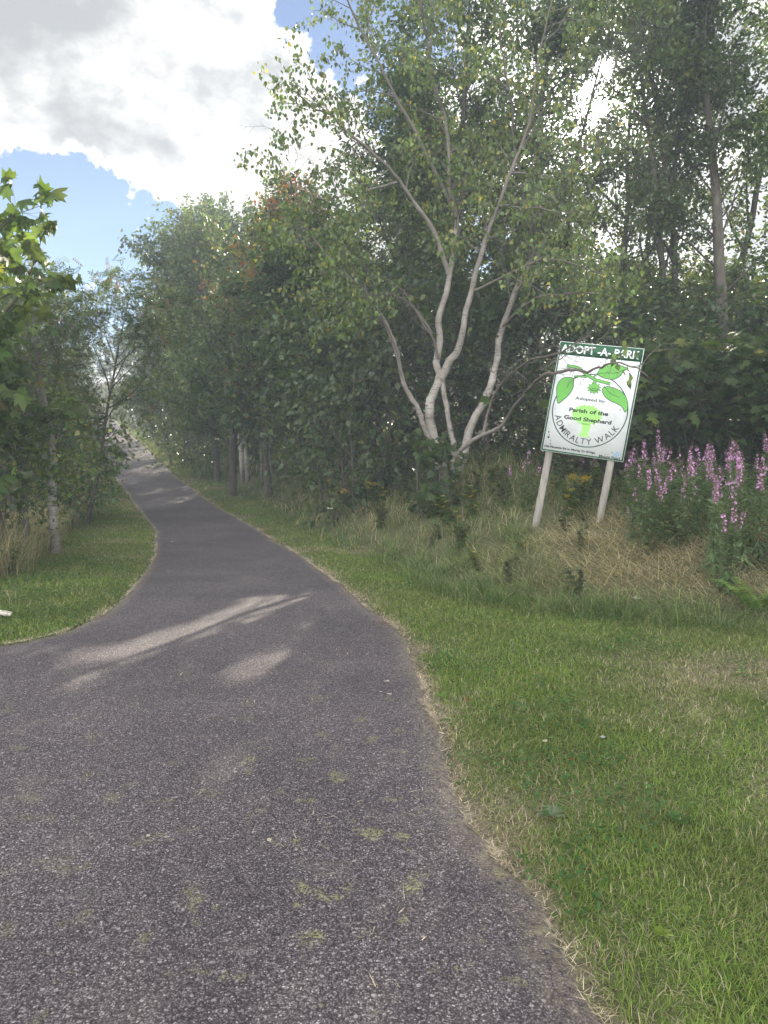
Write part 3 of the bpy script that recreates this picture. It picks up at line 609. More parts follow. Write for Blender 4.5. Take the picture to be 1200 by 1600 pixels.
# templates for the deeper wood
TPL = [tree_meshes(501, 9, 2.5, pal='dark', nb=40, lsize=.15, per=9, low=.16, twigs=False), tree_meshes(502, 9, 2.3, pal='mid', shape='cone', nb=44, lsize=.15, per=9, low=.15, twigs=False),
       tree_meshes(503, 9, 2.6, pal='birch', shape='tall', nb=40, lsize=.15, per=9, low=.18, twigs=False)]
DEEP = [('backmost shaded tree behind the tree with the orange bough', 450, 40, 450), ('backmost shaded tree left of the birch', 560, 38, 440), ('backmost shaded tree behind the thin left birch stem', 655, 36, 440), ('backmost shaded tree behind the birch fork', 755, 36, 440), ('backmost shaded tree behind the low birch boughs', 855, 34, 440), ('backmost shaded tree behind the sign board', 955, 32, 445), ('backmost shaded tree right of the sign', 1075, 30, 450), ('backmost shaded tree behind the fireweed at the right edge', 1195, 28, 440), ('backmost shaded tree behind the pale thin stems', 345, 48, 470), ('backmost shaded tree beside the far path', 262, 62, 530),
        ('dark tree at the end of the row where the path bends away', 178, 86, 528), ('sunlit tree past the far bend of the path', 140, 94, 545), ('tree closing the view beyond the far bend', 222, 74, 520), ('tree behind the far bend on the left', 90, 88, 530),
        ('dark leafy tree over the narrow far path', 245, 52, 510), ('tree beside the feathery larch', 282, 41, 455), ('bushy tree between larch and tall pointed tree', 305, 36, 405), ('tree in the dip of the treeline left of the pointed tree', 312, 31, 375),
        ('tree filling behind the pointed tree', 385, 30, 310), ('tree behind the tree with the orange bough', 445, 27, 340), ('low-crowned tree under the bright gap left of the birch', 480, 21, 390), ('dark tree left of the birch stems', 535, 19.5, 400),
        ('dark tree behind the thin left stem of the birch', 585, 18.5, 330), ('dark tree deep in shade between birch and sign', 800, 22, 330), ('dark tree deep behind the sign', 900, 22, 400), ('dark tree deep in the wood right of the sign', 1010, 20, 420), ('dark tree low at the right edge behind the fireweed', 1110, 19, 440), ('tree outside the right edge of the wood', 1290, 17, 60), ('tree beyond the right end of the wood', 1420, 16, 0), ('dark tree at the back of the wood behind the birch', 690, 24, 250),
        ('tree at the back of the wood near the orange bough', 510, 30, 380), ('dark tree beside the narrowest part of the path', 214, 62, 545), ('thick-crowned tree over the shaded path', 300, 36, 470)]
r_ = random.Random(5)
for k, (lab, px, Y, yt) in enumerate(DEEP):
    loc, h = place(px, Y, yt); s = h / 9.0; w = (.9 + .25 * r_.random()) * max(.75, min(1.5, s * .5 + .5))
    put_tree('background_tree', TPL[k % 3], loc, lab, 'tree', W, r_.uniform(0, 6.28), (w, w, s))
# feathery larch showing above the treeline
def build_larch():
    loc, h = place(244, 43, 365); P = Plant(77); tb = TB(); lb = TB()
    pts, rad = P.limb((0, 0, -.2), (-.12, 0, 1), h + .2, .16, .012, .5, .03, .02); tb.add(pts, rad, 8)
    P.spawn(pts, rad, 0, [dict(n=46, t0=.38, t1=.99, ang=58, jit=10, len=lambda t: 3.2 * (1.12 - t), r=.012, seg=.3, wander=.07, trop=.05, lift=.4), dict(per=5, t0=.1, ang=50, len=.5, r=.012, seg=.15, wander=.1, trop=-.02, min=3)])
    for lv, p, r in P.lines: lb.add(p, np.maximum(r, .006), 4 if lv == 1 else 3)
    lp, lr, ls = P.leaves(14, .11, 'out', spread=.04); V, Fc, cc = scatter(TEMPL['simple'][0] * np.array([.4, 1, 1]), TEMPL['simple'][1], lp, lr, ls, colours(len(lp), PAL['larch'], P.n))
    put_tree('larch_tree', (tb.mesh('trunk', M_BARK), lb.mesh('limbs', M_TWIG), mesh_np('crown', V, Fc, M_LEAF, cc)), loc, 'feathery larch rising above the treeline beside the blue sky')
build_larch()
# thin pale birch stems at the wood edge
def clump(seed, feet, label, ytop):
    loc = np.array([*np.mean([[f[0][0], f[0][1]] for f in feet], 0), 0.]); loc[2] = TZ(loc[0], loc[1]); e = empty('birch_clump', loc); tag(e, label, 'tree', 'pale thin birches at the wood edge')
    P = Plant(seed); lb = TB()
    for f, top, r in feet:
        tb = TB(); n = 10; pts = np.linspace(f, top, n) + P.n.normal(0, .04, (n, 3)); pts[1:-1] += np.array([P.r.gauss(0, .08), 0, 0]) * np.sin(np.linspace(0, 3.14, n))[1:-1, None]
        rad = np.linspace(r, r * .25, n); tb.add(pts - loc, rad, 8); obj('stem', tb.mesh('stem', M_BIRCH), e)
        P.spawn(pts - loc, rad, 0, [dict(n=12, t0=.5, t1=1, ang=50, len=1.3, r=.012, seg=.25, wander=.12, trop=0), dict(per=4, t0=.2, ang=48, len=.6, r=.01, seg=.2, wander=.14, trop=-.04, min=3)])
    for lv, p, r in P.lines: lb.add(p, r, 3)
    obj('twigs', lb.mesh('twigs', M_GREYTWIG), e)['kind'] = 'stuff'
    lp, lr, ls = P.leaves(12, .12, 'hang', spread=.08); V, Fc, cc = scatter(*TEMPL['simple'], lp, lr, ls, colours(len(lp), PAL['mid'], P.n)); obj('crown', mesh_np('crown', V, Fc, M_LEAF, cc), e)['kind'] = 'stuff'
def foot(px, py, Y): 
    a = AT(px, py, Y); a[2] = TZ(a[0], Y) - .1; return a
clump(41, [(foot(380, 697, 25.5), AT(366, 480, 26), .10), (foot(386, 697, 25.3), AT(375, 420, 25.5), .085), (foot(377, 697, 25.8), AT(360, 440, 26), .06)], 'clump of three thin pale stems at the wood edge, left of two', 440)
clump(42, [(foot(408, 700, 24.5), AT(404, 470, 25), .06), (foot(424, 708, 24), AT(405, 430, 24), .11), (foot(422, 698, 25), AT(438, 450, 25.5), .10)], 'clump of three thin crooked pale stems at the wood edge, right of two', 440)
clump(43, [(foot(206, 660, 50), AT(205, 560, 50), .08), (foot(211, 660, 50), AT(211, 540, 50), .08)], 'pair of thin straight pale stems far along the path', 560)

# ---- undergrowth along the edge of the wood
SH = {'dark': tree_meshes(601, 2.6, 1.25, pal='dark', nb=26, lsize=.085, per=8, low=.04, stems=4, trunk_r=.03, dens=1.15, twigs=False),
      'mid': tree_meshes(602, 2.6, 1.3, pal='mid', nb=26, lsize=.085, per=8, low=.04, stems=4, trunk_r=.03, dens=1.15, twigs=False),
      'maple': tree_meshes(603, 2.6, 1.25, leaf='maple', pal='dark', nb=24, lsize=.13, per=3.2, low=.06, stems=4, trunk_r=.03, dens=1.0, twigs=False),
      'thin': tree_meshes(604, 1.6, .7, pal='mid', nb=16, lsize=.06, per=5, low=.1, stems=5, trunk_r=.02, dens=1.0)}
SH['light'] = tree_meshes(605, 2.6, 1.2, leaf='ovate', pal='birch', nb=24, lsize=.09, per=5, low=.04, stems=4, trunk_r=.025, dens=1.0, twigs=False)
SH_H = {'light': 2.6, 'dark': 2.6, 'mid': 2.6, 'maple': 2.6, 'thin': 1.6}
BUSH = [('dark maple bush just right of the sign top', 1035, 11.6, 545, 'maple', 1.2), ('broad dark maple bush behind the fireweed', 1105, 11.2, 560, 'maple', 1.3), ('dark maple bush at the right edge behind the fireweed', 1185, 10.8, 535, 'maple', 1.3), ('maple bush outside the right edge', 1290, 10.5, 520, 'maple', 1.3),
        ('dark bush behind the sign board', 930, 13.5, 520, 'dark', 1.25), ('dark bush between birch and sign', 830, 15.0, 560, 'dark', 1.2), ('dark bush low behind the right birch stem', 770, 16, 480, 'dark', 1.3), ('tall dark bush behind the birch fork', 700, 16.5, 430, 'dark', 1.4), ('tall dark bush behind the left birch stem', 620, 16.5, 420, 'dark', 1.4),
        ('dark bush left of the thin left birch stem', 560, 16.0, 450, 'dark', 1.35), ('dark bush in the shade left of the birch', 528, 17.5, 470, 'mid', 1.25), ('bush under the tree with the orange bough', 492, 20.0, 505, 'mid', 1.1), ('bush behind the pale thin stems', 400, 27.5, 540, 'dark', 1.4), ('bush left of the pale thin stems', 318, 28, 575, 'mid', 1.0), ('bush hanging over the verge grass', 300, 31, 585, 'mid', 1.3), ('bush at the shaded verge', 280, 31.5, 585, 'dark', 1.3), ('dark bush where the verge narrows', 275, 36, 590, 'dark', 1.4), ('dark bush by the pair of straight stems', 250, 42, 600, 'dark', 1.4),
        ('bush past the pair of straight stems', 226, 54, 605, 'dark', 1.5), ('low bush inside the far bend', 208, 62, 612, 'mid', 1.4), ('dark filling bush deep behind the sign', 1000, 16.5, 470, 'dark', 1.5), ('dark filling bush deep behind the fireweed', 1090, 15.5, 470, 'dark', 1.5), ('dark filling bush deep at the right edge', 1190, 14.5, 450, 'dark', 1.5), ('dark filling bush deep between birch and sign', 870, 18.5, 450, 'dark', 1.6), ('dark filling bush deep behind the birch', 735, 20.5, 400, 'dark', 1.7), ('dark filling bush deep left of the birch', 560, 22, 420, 'dark', 1.7),('dark bush deep in the wood outside the right edge', 1300, 14, 420, 'dark', 1.6)]
for lab, px, Y, yt, kind, w in BUSH:
    loc, h = place(px, Y, yt); s = h / SH_H[kind]; e = put_tree('bush', SH[kind], loc, lab, 'bush', 'undergrowth along the wood', r_.uniform(0, 6.28), (w * (.6 + .4 * s), w * (.6 + .4 * s), s))
# leafy maple sapling growing round the foot of the birch
def maple_plant(name, label, loc, seed, height, spread, lsize, nb, per, pal, stems, nobj, bark=None, low=.06, lean=(0, 0), dens=.8, group=None):
    e = empty(name, loc); tag(e, label, 'tree', group); P = Plant(seed); lb = TB()
    for k in range(stems):
        a = 2 * math.pi * (k + P.r.random() * .6) / stems; off = np.array([math.cos(a), math.sin(a), 0]) * .1
        pts, rad = P.limb(off - np.array([0, 0, .2]), np.array([lean[0], lean[1], 1.]) + off * 1.5, height * P.r.uniform(.75, 1.0), .012 * height + .008, .006, .3, .06, .04)
        tb = TB(); tb.add(pts, rad, 8); obj('stem', tb.mesh('stem', bark or M_BARK), e)
        P.spawn(pts, rad, 0, [dict(n=nb // stems, t0=low, t1=1, ang=58, jit=12, len=lambda t: spread * max(.35, math.sin(math.pi * min(1, .12 + .8 * (1 - t)))), r=.012, seg=.2, wander=.1, trop=.03, lift=.2), dict(per=3.5 * dens, t0=.15, ang=45, len=.36, r=.010, seg=.12, wander=.12, trop=0, min=3)])
    for lv, p, r in P.lines: lb.add(p, r, 5 if lv == 1 else 3)
    obj('limbs', lb.mesh('limbs', M_TWIG), e)
    lp, lr, ls = P.leaves(per, lsize, 'out', spread=.05)
    # broad leaves turn towards the open side
    tip = lr[:, :, 1]; nrm = np.array([.05, -.75, .75]) + P.n.normal(0, .5, (len(lp), 3)); lr = frames(tip + np.array([0, -.15, -.45]), nrm)
    k = keep(lp, np.asarray(loc)); lp, lr, ls = lp[k], lr[k], ls[k]
    px, py, fw = in_view(lp, np.asarray(loc)); vis = (px > 0) & (px < 1200) & (py > 0); o = np.argsort(-(ls / fw * (.05 + vis))); a, b = o[:nobj], o[nobj:]
    leaf_objects(e, 'maple', pal, lp[a], lr[a], ls[a], seed)
    if len(b):
        V, Fc, cc = scatter(*TEMPL['maple'], lp[b], lr[b], ls[b], colours(len(b), PAL[pal], P.n)); obj('crown', mesh_np('crown', V, Fc, M_BIG, cc), e)['kind'] = 'stuff'
    print(name, len(lp))
l0 = foot(668, 745, 12.6)
maple_plant('maple_sapling', 'low maple sapling with broad leaves hiding the foot of the birch', l0, 901, 1.75, .62, .15, 20, 5, 'dark', 3, 300, dens=1.0)
# left hand side
lm = np.array([-5.45, 8.9, TZ(-5.45, 8.9)])
maple_plant('maple_tree', 'large-leaved maple reaching in from the left edge over the grass strip', lm, 911, 5.0, 1.7, .20, 48, 6.5, 'maple', 3, 300, low=.10, dens=1.25, lean=(.02, -.02))
maple_plant('maple_tree', 'smaller maple with bright sunlit leaf spray behind the left edge maple', np.array([-5.6, 11.0, TZ(-5.6, 11.0)]), 912, 3.6, 1.25, .18, 28, 6, 'maple', 2, 300, low=.42, dens=1.1, lean=(.05, 0))
LEFT = [('rowan_tree', 'rowan tree with feathery leaves on the left, against the blue sky', 112, 17.0, 425, 1.7, dict(leaf='pinnate', pal='rowan', nb=40, lsize=.20, per=3.2, low=.30, shape='round', stems=2)),
        ('rowan_tree', 'rowan tree with reddish leaves behind the left edge maple', 40, 15.5, 430, 1.6, dict(leaf='pinnate', pal='rowan', nb=36, lsize=.20, per=3.0, low=.32, shape='round', stems=2)),
        ('birch_tree', 'small left birch with peeling grey-white trunk among dry grass', 80, 11.9, 500, .9, dict(pal='mid', nb=20, lsize=.09, per=5, low=.50, shape='round', bark='birch', trunk_r=.085)),]
for k, (name, label, px, Y, yt, sp, kw) in enumerate(LEFT):
    kw = dict(kw); loc, h = place(px, Y, yt)
    if kw.get('bark') == 'birch': kw['bark'] = M_BIRCH
    put_tree(name, tree_meshes(700 + k, h, sp, loc=loc, **kw), loc, label)
LBUSH = [('yellow-green leafy bush under the left edge maple', -22, 11.2, 640, 'light', .8), ('yellow-green bush behind the small left birch', 48, 15.5, 600, 'light', 1.1), ('yellow-green bush right of the small left birch', 78, 17.5, 610, 'light', .95), ('light green bush along the left of the far path', 84, 24, 590, 'light', 1.1), ('light green bush far along the left of the path', 84, 36, 585, 'light', 1.1), ('bush behind the left rowans', 20, 20, 430, 'mid', 1.5), ('bush left of the far path', 80, 27, 540, 'mid', 1.2), ('yellowish bush beside the far path on the left', 92, 33, 560, 'mid', 1.3), ('bush at the left of the far bend', 88, 45, 575, 'dark', 1.4), ('bush beyond the left far strip', 82, 58, 585, 'mid', 1.6),
         ('low bush between grass strip and small left birch', 92, 17.5, 700, 'thin', 1.2), ('thin bush overhanging the left of the path', 98, 21, 650, 'thin', 1.3), ('bush outside the left edge', -90, 10.5, 560, 'mid', 1.4)]
for lab, px, Y, yt, kind, w in LBUSH:
    loc, h = place(px, Y, yt); s = h / SH_H[kind]; put_tree('bush', SH[kind], loc, lab, 'bush', 'growth along the left of the path', r_.uniform(0, 6.28), (w, w, s))
for lab, px, Y, yt in [('tree behind the left rowans', 50, 24, 470), ('tree left of the path in the middle distance', 62, 36, 520), ('tree left of the path farther back', 72, 55, 555), ('tree outside the left edge', -160, 17, 330), ('tree farther outside the left edge', -420, 15, 300)]:
    loc, h = place(px, Y, yt); s = h / 9.0; put_tree('background_tree', TPL[1], loc, lab, 'tree', 'trees left of the path', r_.uniform(0, 6.28), (max(.55, s), max(.55, s), s))

# ------------------------------------------------------------------ the sign
from mathutils.geometry import tessellate_polygon
def mat_panel():
    return mat_noise('painted_panel', [(.25, (.55, .58, .56)), (.42, (.70, .73, .74)), (.7, (.82, .84, .86))], 3.4, 9, rough=.45, bump=0, spec=.4)
M_PANEL = mat_panel(); M_DKGREEN = mat_noise('green_paint', [(.3, (.018, .085, .040)), (.75, (.028, .115, .056))], 5, 6, rough=.5, bump=0)
M_OUTLINE = mat_flat('outline_paint', (.02, .055, .035)); M_LEAFPAINT = mat_noise('leaf_green_paint', [(.3, (.13, .40, .075)), (.7, (.17, .47, .10))], 5, 4, bump=0, rough=.5); M_LIME = mat_flat('lime_paint', (.30, .62, .16))
M_BLACK = mat_flat('dark_lettering', (.022, .028, .026)); M_GREYINK = mat_flat('grey_lettering', (.07, .085, .085)); M_BLUE = mat_flat('blue_paint', (.05, .25, .50)); M_WHITEINK = mat_flat('white_lettering', (.78, .80, .80))
M_POST = mat_noise('weathered_post', [(.25, (.16, .145, .125)), (.55, (.30, .28, .25)), (.8, (.40, .385, .35))], 22, 6, (1, 1, .12), bump=.5, dist=.006)
M_SMUDGE = mat_flat('soot_smudge', (.08, .08, .085))
def build_sign():
    TL, TR, BL = AT(876, 533, 9.5), AT(1007, 545, 9.12), AT(843, 703, 9.42)
    u = TR - TL; Wd = np.linalg.norm(u); u /= Wd; d = BL - TL; d -= u * (d @ u); Hh = np.linalg.norm(d); d /= Hh
    n = np.cross(u, d); n = n if n[1] < 0 else -n
    cen = TL + u * Wd / 2 + d * Hh / 2; base = np.array([cen[0], cen[1], TZ(cen[0], cen[1])])
    root = empty('park_sign', base); tag(root, 'white park sign with green band and leaf drawing, leaning on two grey posts', 'sign')
    def W3(a, b, off): a = np.asarray(a, float); b = np.asarray(b, float); return TL - base + a[..., None] * u + b[..., None] * d + off * n
    def uv(px, py):
        M = np.array([[131, -33], [12, 172]]); f = np.linalg.solve(M, np.array([px - 876, py - 533])); return f[0] * Wd, f[1] * Hh
    def c1(x, y): return uv(820 + x / 5, 500 + y / 5)
    def c8(x, y): return uv(860 + x / 7.275, 520 + y / 7.275)
    def slab(name, a0, b0, a1, b1, o0, o1, mat, parent=root):
        q = np.array([(a0, b0), (a1, b0), (a1, b1), (a0, b1)]); V = np.vstack([W3(q[:, 0], q[:, 1], o0), W3(q[:, 0], q[:, 1], o1)])
        return obj(name, mesh_np(name, V, np.array([[4, 5, 6, 7], [3, 2, 1, 0], [0, 1, 5, 4], [1, 2, 6, 5], [2, 3, 7, 6], [3, 0, 4, 7]]), mat), parent)
    panel = slab('panel', 0, 0, Wd, Hh, -.012, 0, M_PANEL)
    fr = .022; band = .118 * Hh
    e_ = .006
    for nm, box in (('border', (e_, band, fr, Hh - fr)), ('border', (Wd - fr, band, Wd - e_, Hh - fr)), ('border', (e_, Hh - fr, Wd - e_, Hh - e_))): slab(nm, *box, .0005, .002, M_DKGREEN, panel)
    slab('header_band', e_, e_, Wd - e_, band, .0005, .002, M_DKGREEN, panel)
    def poly(name, pts, off, mat, parent=panel):
        p = np.array(pts); tri = tessellate_polygon([[Vector((x, y, 0)) for x, y in p]])
        return obj(name, mesh_np(name, W3(p[:, 0], p[:, 1], off), np.array(tri), mat), parent)
    def stroke(name, pts, w, off, mat, parent=panel, closed=False):
        p = np.array(pts, float)
        if not closed:
            t = np.arange(len(p)); tt = np.linspace(0, len(p) - 1, len(p) * 4); p = np.stack([np.interp(tt, t, p[:, i]) for i in range(2)], 1)
            for _ in range(3): p[1:-1] = .25 * p[:-2] + .5 * p[1:-1] + .25 * p[2:]
        g = np.roll(p, -1, 0) - np.roll(p, 1, 0) if closed else np.gradient(p, axis=0)
        g /= np.linalg.norm(g, axis=1)[:, None] + 1e-9; nn = np.stack([-g[:, 1], g[:, 0]], 1); w = np.broadcast_to(w, (len(p),))[:, None]
        a, b = p + nn * w / 2, p - nn * w / 2; V = np.vstack([W3(a[:, 0], a[:, 1], off), W3(b[:, 0], b[:, 1], off)]); m = len(p); i = np.arange(m if closed else m - 1); j = (i + 1) % m
        return obj(name, mesh_np(name, V, np.stack([i, j, j + m, i + m], -1), mat), parent)
    def text_tris(txt, bold=.0, slant=0.):
        cu = bpy.data.curves.new('lettering', 'FONT'); cu.body = txt; cu.offset = bold; cu.shear = slant; cu.resolution_u = 4; o = bpy.data.objects.new('lettering', cu); COL.objects.link(o)
        me = bpy.data.meshes.new_from_object(o.evaluated_get(bpy.context.evaluated_depsgraph_get())); me.calc_loop_triangles()
        V = np.array([v.co[:2] for v in me.vertices]); Fc = np.array([t.vertices[:] for t in me.loop_triangles])
        bpy.data.objects.remove(o); bpy.data.curves.remove(cu); bpy.data.meshes.remove(me); return V, Fc
    def text(txt, p0, p1, h, off, mat, bold=.0, label=None):
        """baseline from p0 to p1 (board metres), cap height h"""
        V, Fc = text_tris(txt, bold); x0, x1 = V[:, 0].min(), V[:, 0].max(); cap = text_tris('H', bold)[0][:, 1].max()
        p0, p1 = np.array(p0), np.array(p1); e = p1 - p0; L = np.linalg.norm(e); e /= L; up = np.array([e[1], -e[0]])
        q = p0 + (V[:, :1] - x0) / (x1 - x0) * L * e + V[:, 1:2] / cap * h * up
        o = obj('lettering', mesh_np('lettering', W3(q[:, 0], q[:, 1], off), Fc, mat), panel); return o
    def flat(p, q): m = (p[1] + q[1]) / 2; return (p[0], m), (q[0], m)
    a0, _ = c8(115, 225); a1, _ = c8(1005, 325)
    text('ADOPT -A- PARK', (a0, band * .80), (a1, band * .80), band * .58, .003, M_WHITEINK, .022)
    # ring
    l, r_p, bo = c1(213, 700), c1(802, 732), c1(492, 986); R = (r_p[0] - l[0]) / 2; ca = (r_p[0] + l[0]) / 2; cb = bo[1] - R
    th = np.linspace(0, 2 * math.pi, 97)[:-1]; stroke('ring', np.stack([ca + R * np.cos(th), cb + R * np.sin(th)], 1), .013, .0016, M_OUTLINE, closed=True)
    # pale disc hairline inside the ring, pale tree
    stroke('inner_ring', np.stack([ca + R * .66 * np.cos(th), cb + R * .62 * np.sin(th)], 1), .002, .0014, mat_flat('pale_line', (.55, .60, .58)), closed=True)
    rg = random.Random(3); tc = c1(490, 738); pts = []
    for k in range(44):
        a = 2 * math.pi * k / 44; rr = 1 + (.10 if k % 2 else -.03) + rg.uniform(-.05, .05); pts.append((tc[0] + .178 * rr * math.cos(a), tc[1] + .118 * rr * math.sin(a)))
    poly('tree_crown_print', pts, .0018, M_LIME)
    poly('tree_trunk_print', [c1(*q) for q in [(445, 800), (520, 806), (508, 850), (497, 880), (500, 900), (520, 915), (470, 905), (410, 898), (440, 880), (452, 850)]], .0018, M_LIME)
    y1 = (c1(345, 705)[1] + c1(655, 745)[1]) / 2
    p, q = flat(c8(285, 750), c8(635, 790)); text('Adopted by:', p, q, .038, .003, M_GREYINK, .018)
    p, q = flat(c8(215, 880), c8(660, 940)); text('Parish of the', p, q, .048, .003, M_BLACK, .034)
    p, q = flat(c8(155, 965), c8(695, 1035)); text('Good Shepherd', p, q, .048, .003, M_BLACK, .034)
    # curved line of letters along the foot of the ring
    txt = 'ADMIRALTY WALK'; wid = []
    for ch in txt: wid.append(.34 if ch == ' ' else (lambda v: v[:, 0].max() - v[:, 0].min())(text_tris(ch, .002)[0]) + .15)
    A0, A1 = math.radians(166), math.radians(22); acc = 0; tot = sum(wid); VV, FF, nb_ = [], [], 0; capH = .074; rt = R * .935
    for ch, w in zip(txt, wid):
        if ch != ' ':
            V, Fc = text_tris(ch, .002); cap = text_tris('H', .002)[0][:, 1].max(); mid = acc + w / 2; a = A0 + (A1 - A0) * mid / tot
            arc = (A0 - A1) * rt * .95 / tot; x = (V[:, 0] - (V[:, 0].min() + V[:, 0].max()) / 2) * arc; y = V[:, 1] / cap * capH
            ctr = np.array([math.cos(a), math.sin(a)]); tx = np.array([math.sin(a), -math.cos(a)])
            q = np.array([ca, cb]) + ctr * (rt - y)[:, None] + tx * x[:, None]; VV.append(W3(q[:, 0], q[:, 1], .003)); FF.append(Fc + nb_); nb_ += len(V)
        acc += w
    obj('lettering', mesh_np('lettering', np.vstack(VV), np.vstack(FF), M_BLACK), panel)
    p, q = flat(c1(145, 985), c1(550, 1045)); text('Old Placentia Rd to Murley Dr Bridge', p, q, .026, .003, M_BLACK, .03)
    p, q = flat(c1(583, 1050), c1(742, 1076)); text('Mount Pearl', p, q, .032, .003, M_BLACK, .022)
    p, q = flat(c1(620, 1036), c1(652, 1040)); text('City of', p, q, .011, .003, M_GREYINK, 0)
    lc = c1(720, 1029); rad = .021
    stroke('emblem', np.stack([lc[0] + rad * np.cos(th), lc[1] + rad * np.sin(th)], 1), .013, .003, M_BLUE, closed=True)
    for k in range(4):
        a = k * math.pi / 2 + .4; c_ = (lc[0] + rad * math.cos(a), lc[1] + rad * math.sin(a)); stroke('emblem_gap', [(lc[0] + rad * .7 * math.cos(a), lc[1] + rad * .7 * math.sin(a)), (lc[0] + rad * 1.3 * math.cos(a + .3), lc[1] + rad * 1.3 * math.sin(a + .3))], .004, .0035, M_PANEL)
    poly('emblem_dot', [(lc[0] + .006 * math.cos(t), lc[1] + .006 * math.sin(t)) for t in np.linspace(0, 6.28, 13)[:-1]], .003, M_BLUE)
    # leaves, twig and calyx of the drawing
    def dleaf(pts, veins, conv):
        P_ = np.array([conv(*q) for q in pts]); m = len(P_); t = np.linspace(0, m, m * 5 + 1)[:-1]; i = t.astype(int); w = (t - i)[:, None]
        Q = P_[i] * (1 - w) + P_[(i + 1) % m] * w
        for _ in range(2): Q = .25 * np.roll(Q, 1, 0) + .5 * Q + .25 * np.roll(Q, -1, 0)
        f = poly('leaf_print', Q, .002, M_LEAFPAINT); stroke('leaf_outline', Q, .008, .0026, M_OUTLINE, closed=True)
        for v in veins: stroke('leaf_vein', [conv(*q) for q in v], .006, .0028, M_OUTLINE)
    dleaf([(275, 525), (240, 505), (150, 510), (95, 555), (65, 630), (70, 720), (80, 815), (140, 770), (215, 705), (265, 620), (270, 560)], [[(275, 525), (240, 555), (205, 590), (190, 625)]], c8)
    dleaf([(600, 620), (650, 600), (720, 612), (800, 645), (860, 700), (885, 780), (880, 860), (850, 885), (820, 820), (760, 790), (680, 760), (620, 710), (600, 670)], [[(610, 590), (650, 640), (700, 690), (790, 722)]], c8)
    dleaf([(540, 460), (580, 390), (650, 350), (760, 345), (820, 375), (900, 400), (840, 425), (800, 490), (740, 522), (650, 520), (570, 490)], [[(540, 462), (640, 450), (760, 455), (860, 405)]], c8)
    for pts, w in (([(190, 375), (260, 385), (330, 395), (400, 460), (470, 505), (530, 535), (620, 555), (690, 575)], .030), ([(270, 500), (330, 490), (420, 500)], .016), ([(515, 530), (505, 570), (510, 620)], .020), ([(490, 510), (540, 462)], .012)):
        stroke('twig_print', [c8(*q) for q in pts], w + .010, .0030, M_OUTLINE); stroke('twig_print', [c8(*q) for q in pts], w - .003, .0034, M_LEAFPAINT)
    star = []; sc_ = c8(505, 625)
    for k in range(22):
        a = 2 * math.pi * k / 22; rr = .088 if k % 2 else .055; star.append((sc_[0] + rr * math.cos(a) * 1.05, sc_[1] + rr * math.sin(a) * .9))
    poly('calyx_print', star, .0036, M_LEAFPAINT); stroke('calyx_outline', star, .006, .0040, M_OUTLINE, closed=True)
    stroke('calyx_mark', [c8(*q) for q in [(455, 625), (480, 650), (525, 655), (550, 630)]], .008, .0042, M_OUTLINE); stroke('calyx_mark', [c8(*q) for q in [(480, 625), (505, 632), (525, 622)]], .006, .0042, M_OUTLINE)
    stroke('twig_print', [c8(*q) for q in [(518, 540), (505, 585), (512, 625)]], .014, .0044, M_LEAFPAINT)
    for (x, y, r1) in ((180, 920, .016), (183, 880, .011), (195, 945, .007), (186, 900, .008)):
        c_ = c1(x, y); poly('smudge', [(c_[0] + r1 * (.6 + .5 * rg.random()) * math.cos(t), c_[1] + r1 * (.7 + .5 * rg.random()) * math.sin(t)) for t in np.linspace(0, 6.28, 15)[:-1]], .0018, M_SMUDGE)
    # posts behind the panel
    for (xt, yt), (xb, yb) in (((858, 700), (842, 800)), ((955, 715), (938, 815))):
        a_, b_ = uv(xt, yt); top = W3(np.array(a_), np.array(.06), -.045); at_ = W3(np.array(a_), np.array(b_), -.045)
        dirn = unit(at_ - top); k = 3.2; bot = top + dirn * 1.0; zb = TZ(*(bot + base)[:2]) - .35
        bot = top + dirn * ((top[2] + base[2] - zb) / -dirn[2]); tb = np.linspace(top, bot, 9)
        s1 = unit(np.cross(dirn, n)); rgn = np.random.default_rng(int(xt)); hw, hd = .042, .028; V = []
        for p_ in tb:
            j = rgn.normal(0, .0015, 4); V += [p_ + s1 * (hw + j[0]) + n * hd, p_ - s1 * (hw + j[1]) + n * hd, p_ - s1 * (hw + j[2]) - n * hd, p_ + s1 * (hw + j[3]) - n * hd]
        Fc = [[4 * i + j, 4 * i + (j + 1) % 4, 4 * i + 4 + (j + 1) % 4, 4 * i + 4 + j] for i in range(8) for j in range(4)] + [[3, 2, 1, 0], [32, 33, 34, 35]]
        for bb in (.10, .55 * Hh, .93 * Hh):
            ap = float((top + dirn * ((bb - .06) / max(.2, float(dirn @ d)))- (TL - base)) @ u); poly('bolt', [(ap + .009 * math.cos(t), bb + .009 * math.sin(t)) for t in np.linspace(0, 6.28, 11)[:-1]], .005, M_POST)
        obj('post', mesh_np('post', np.array(V), np.array(Fc), M_POST), root)
    print('sign', Wd, Hh)
build_sign()

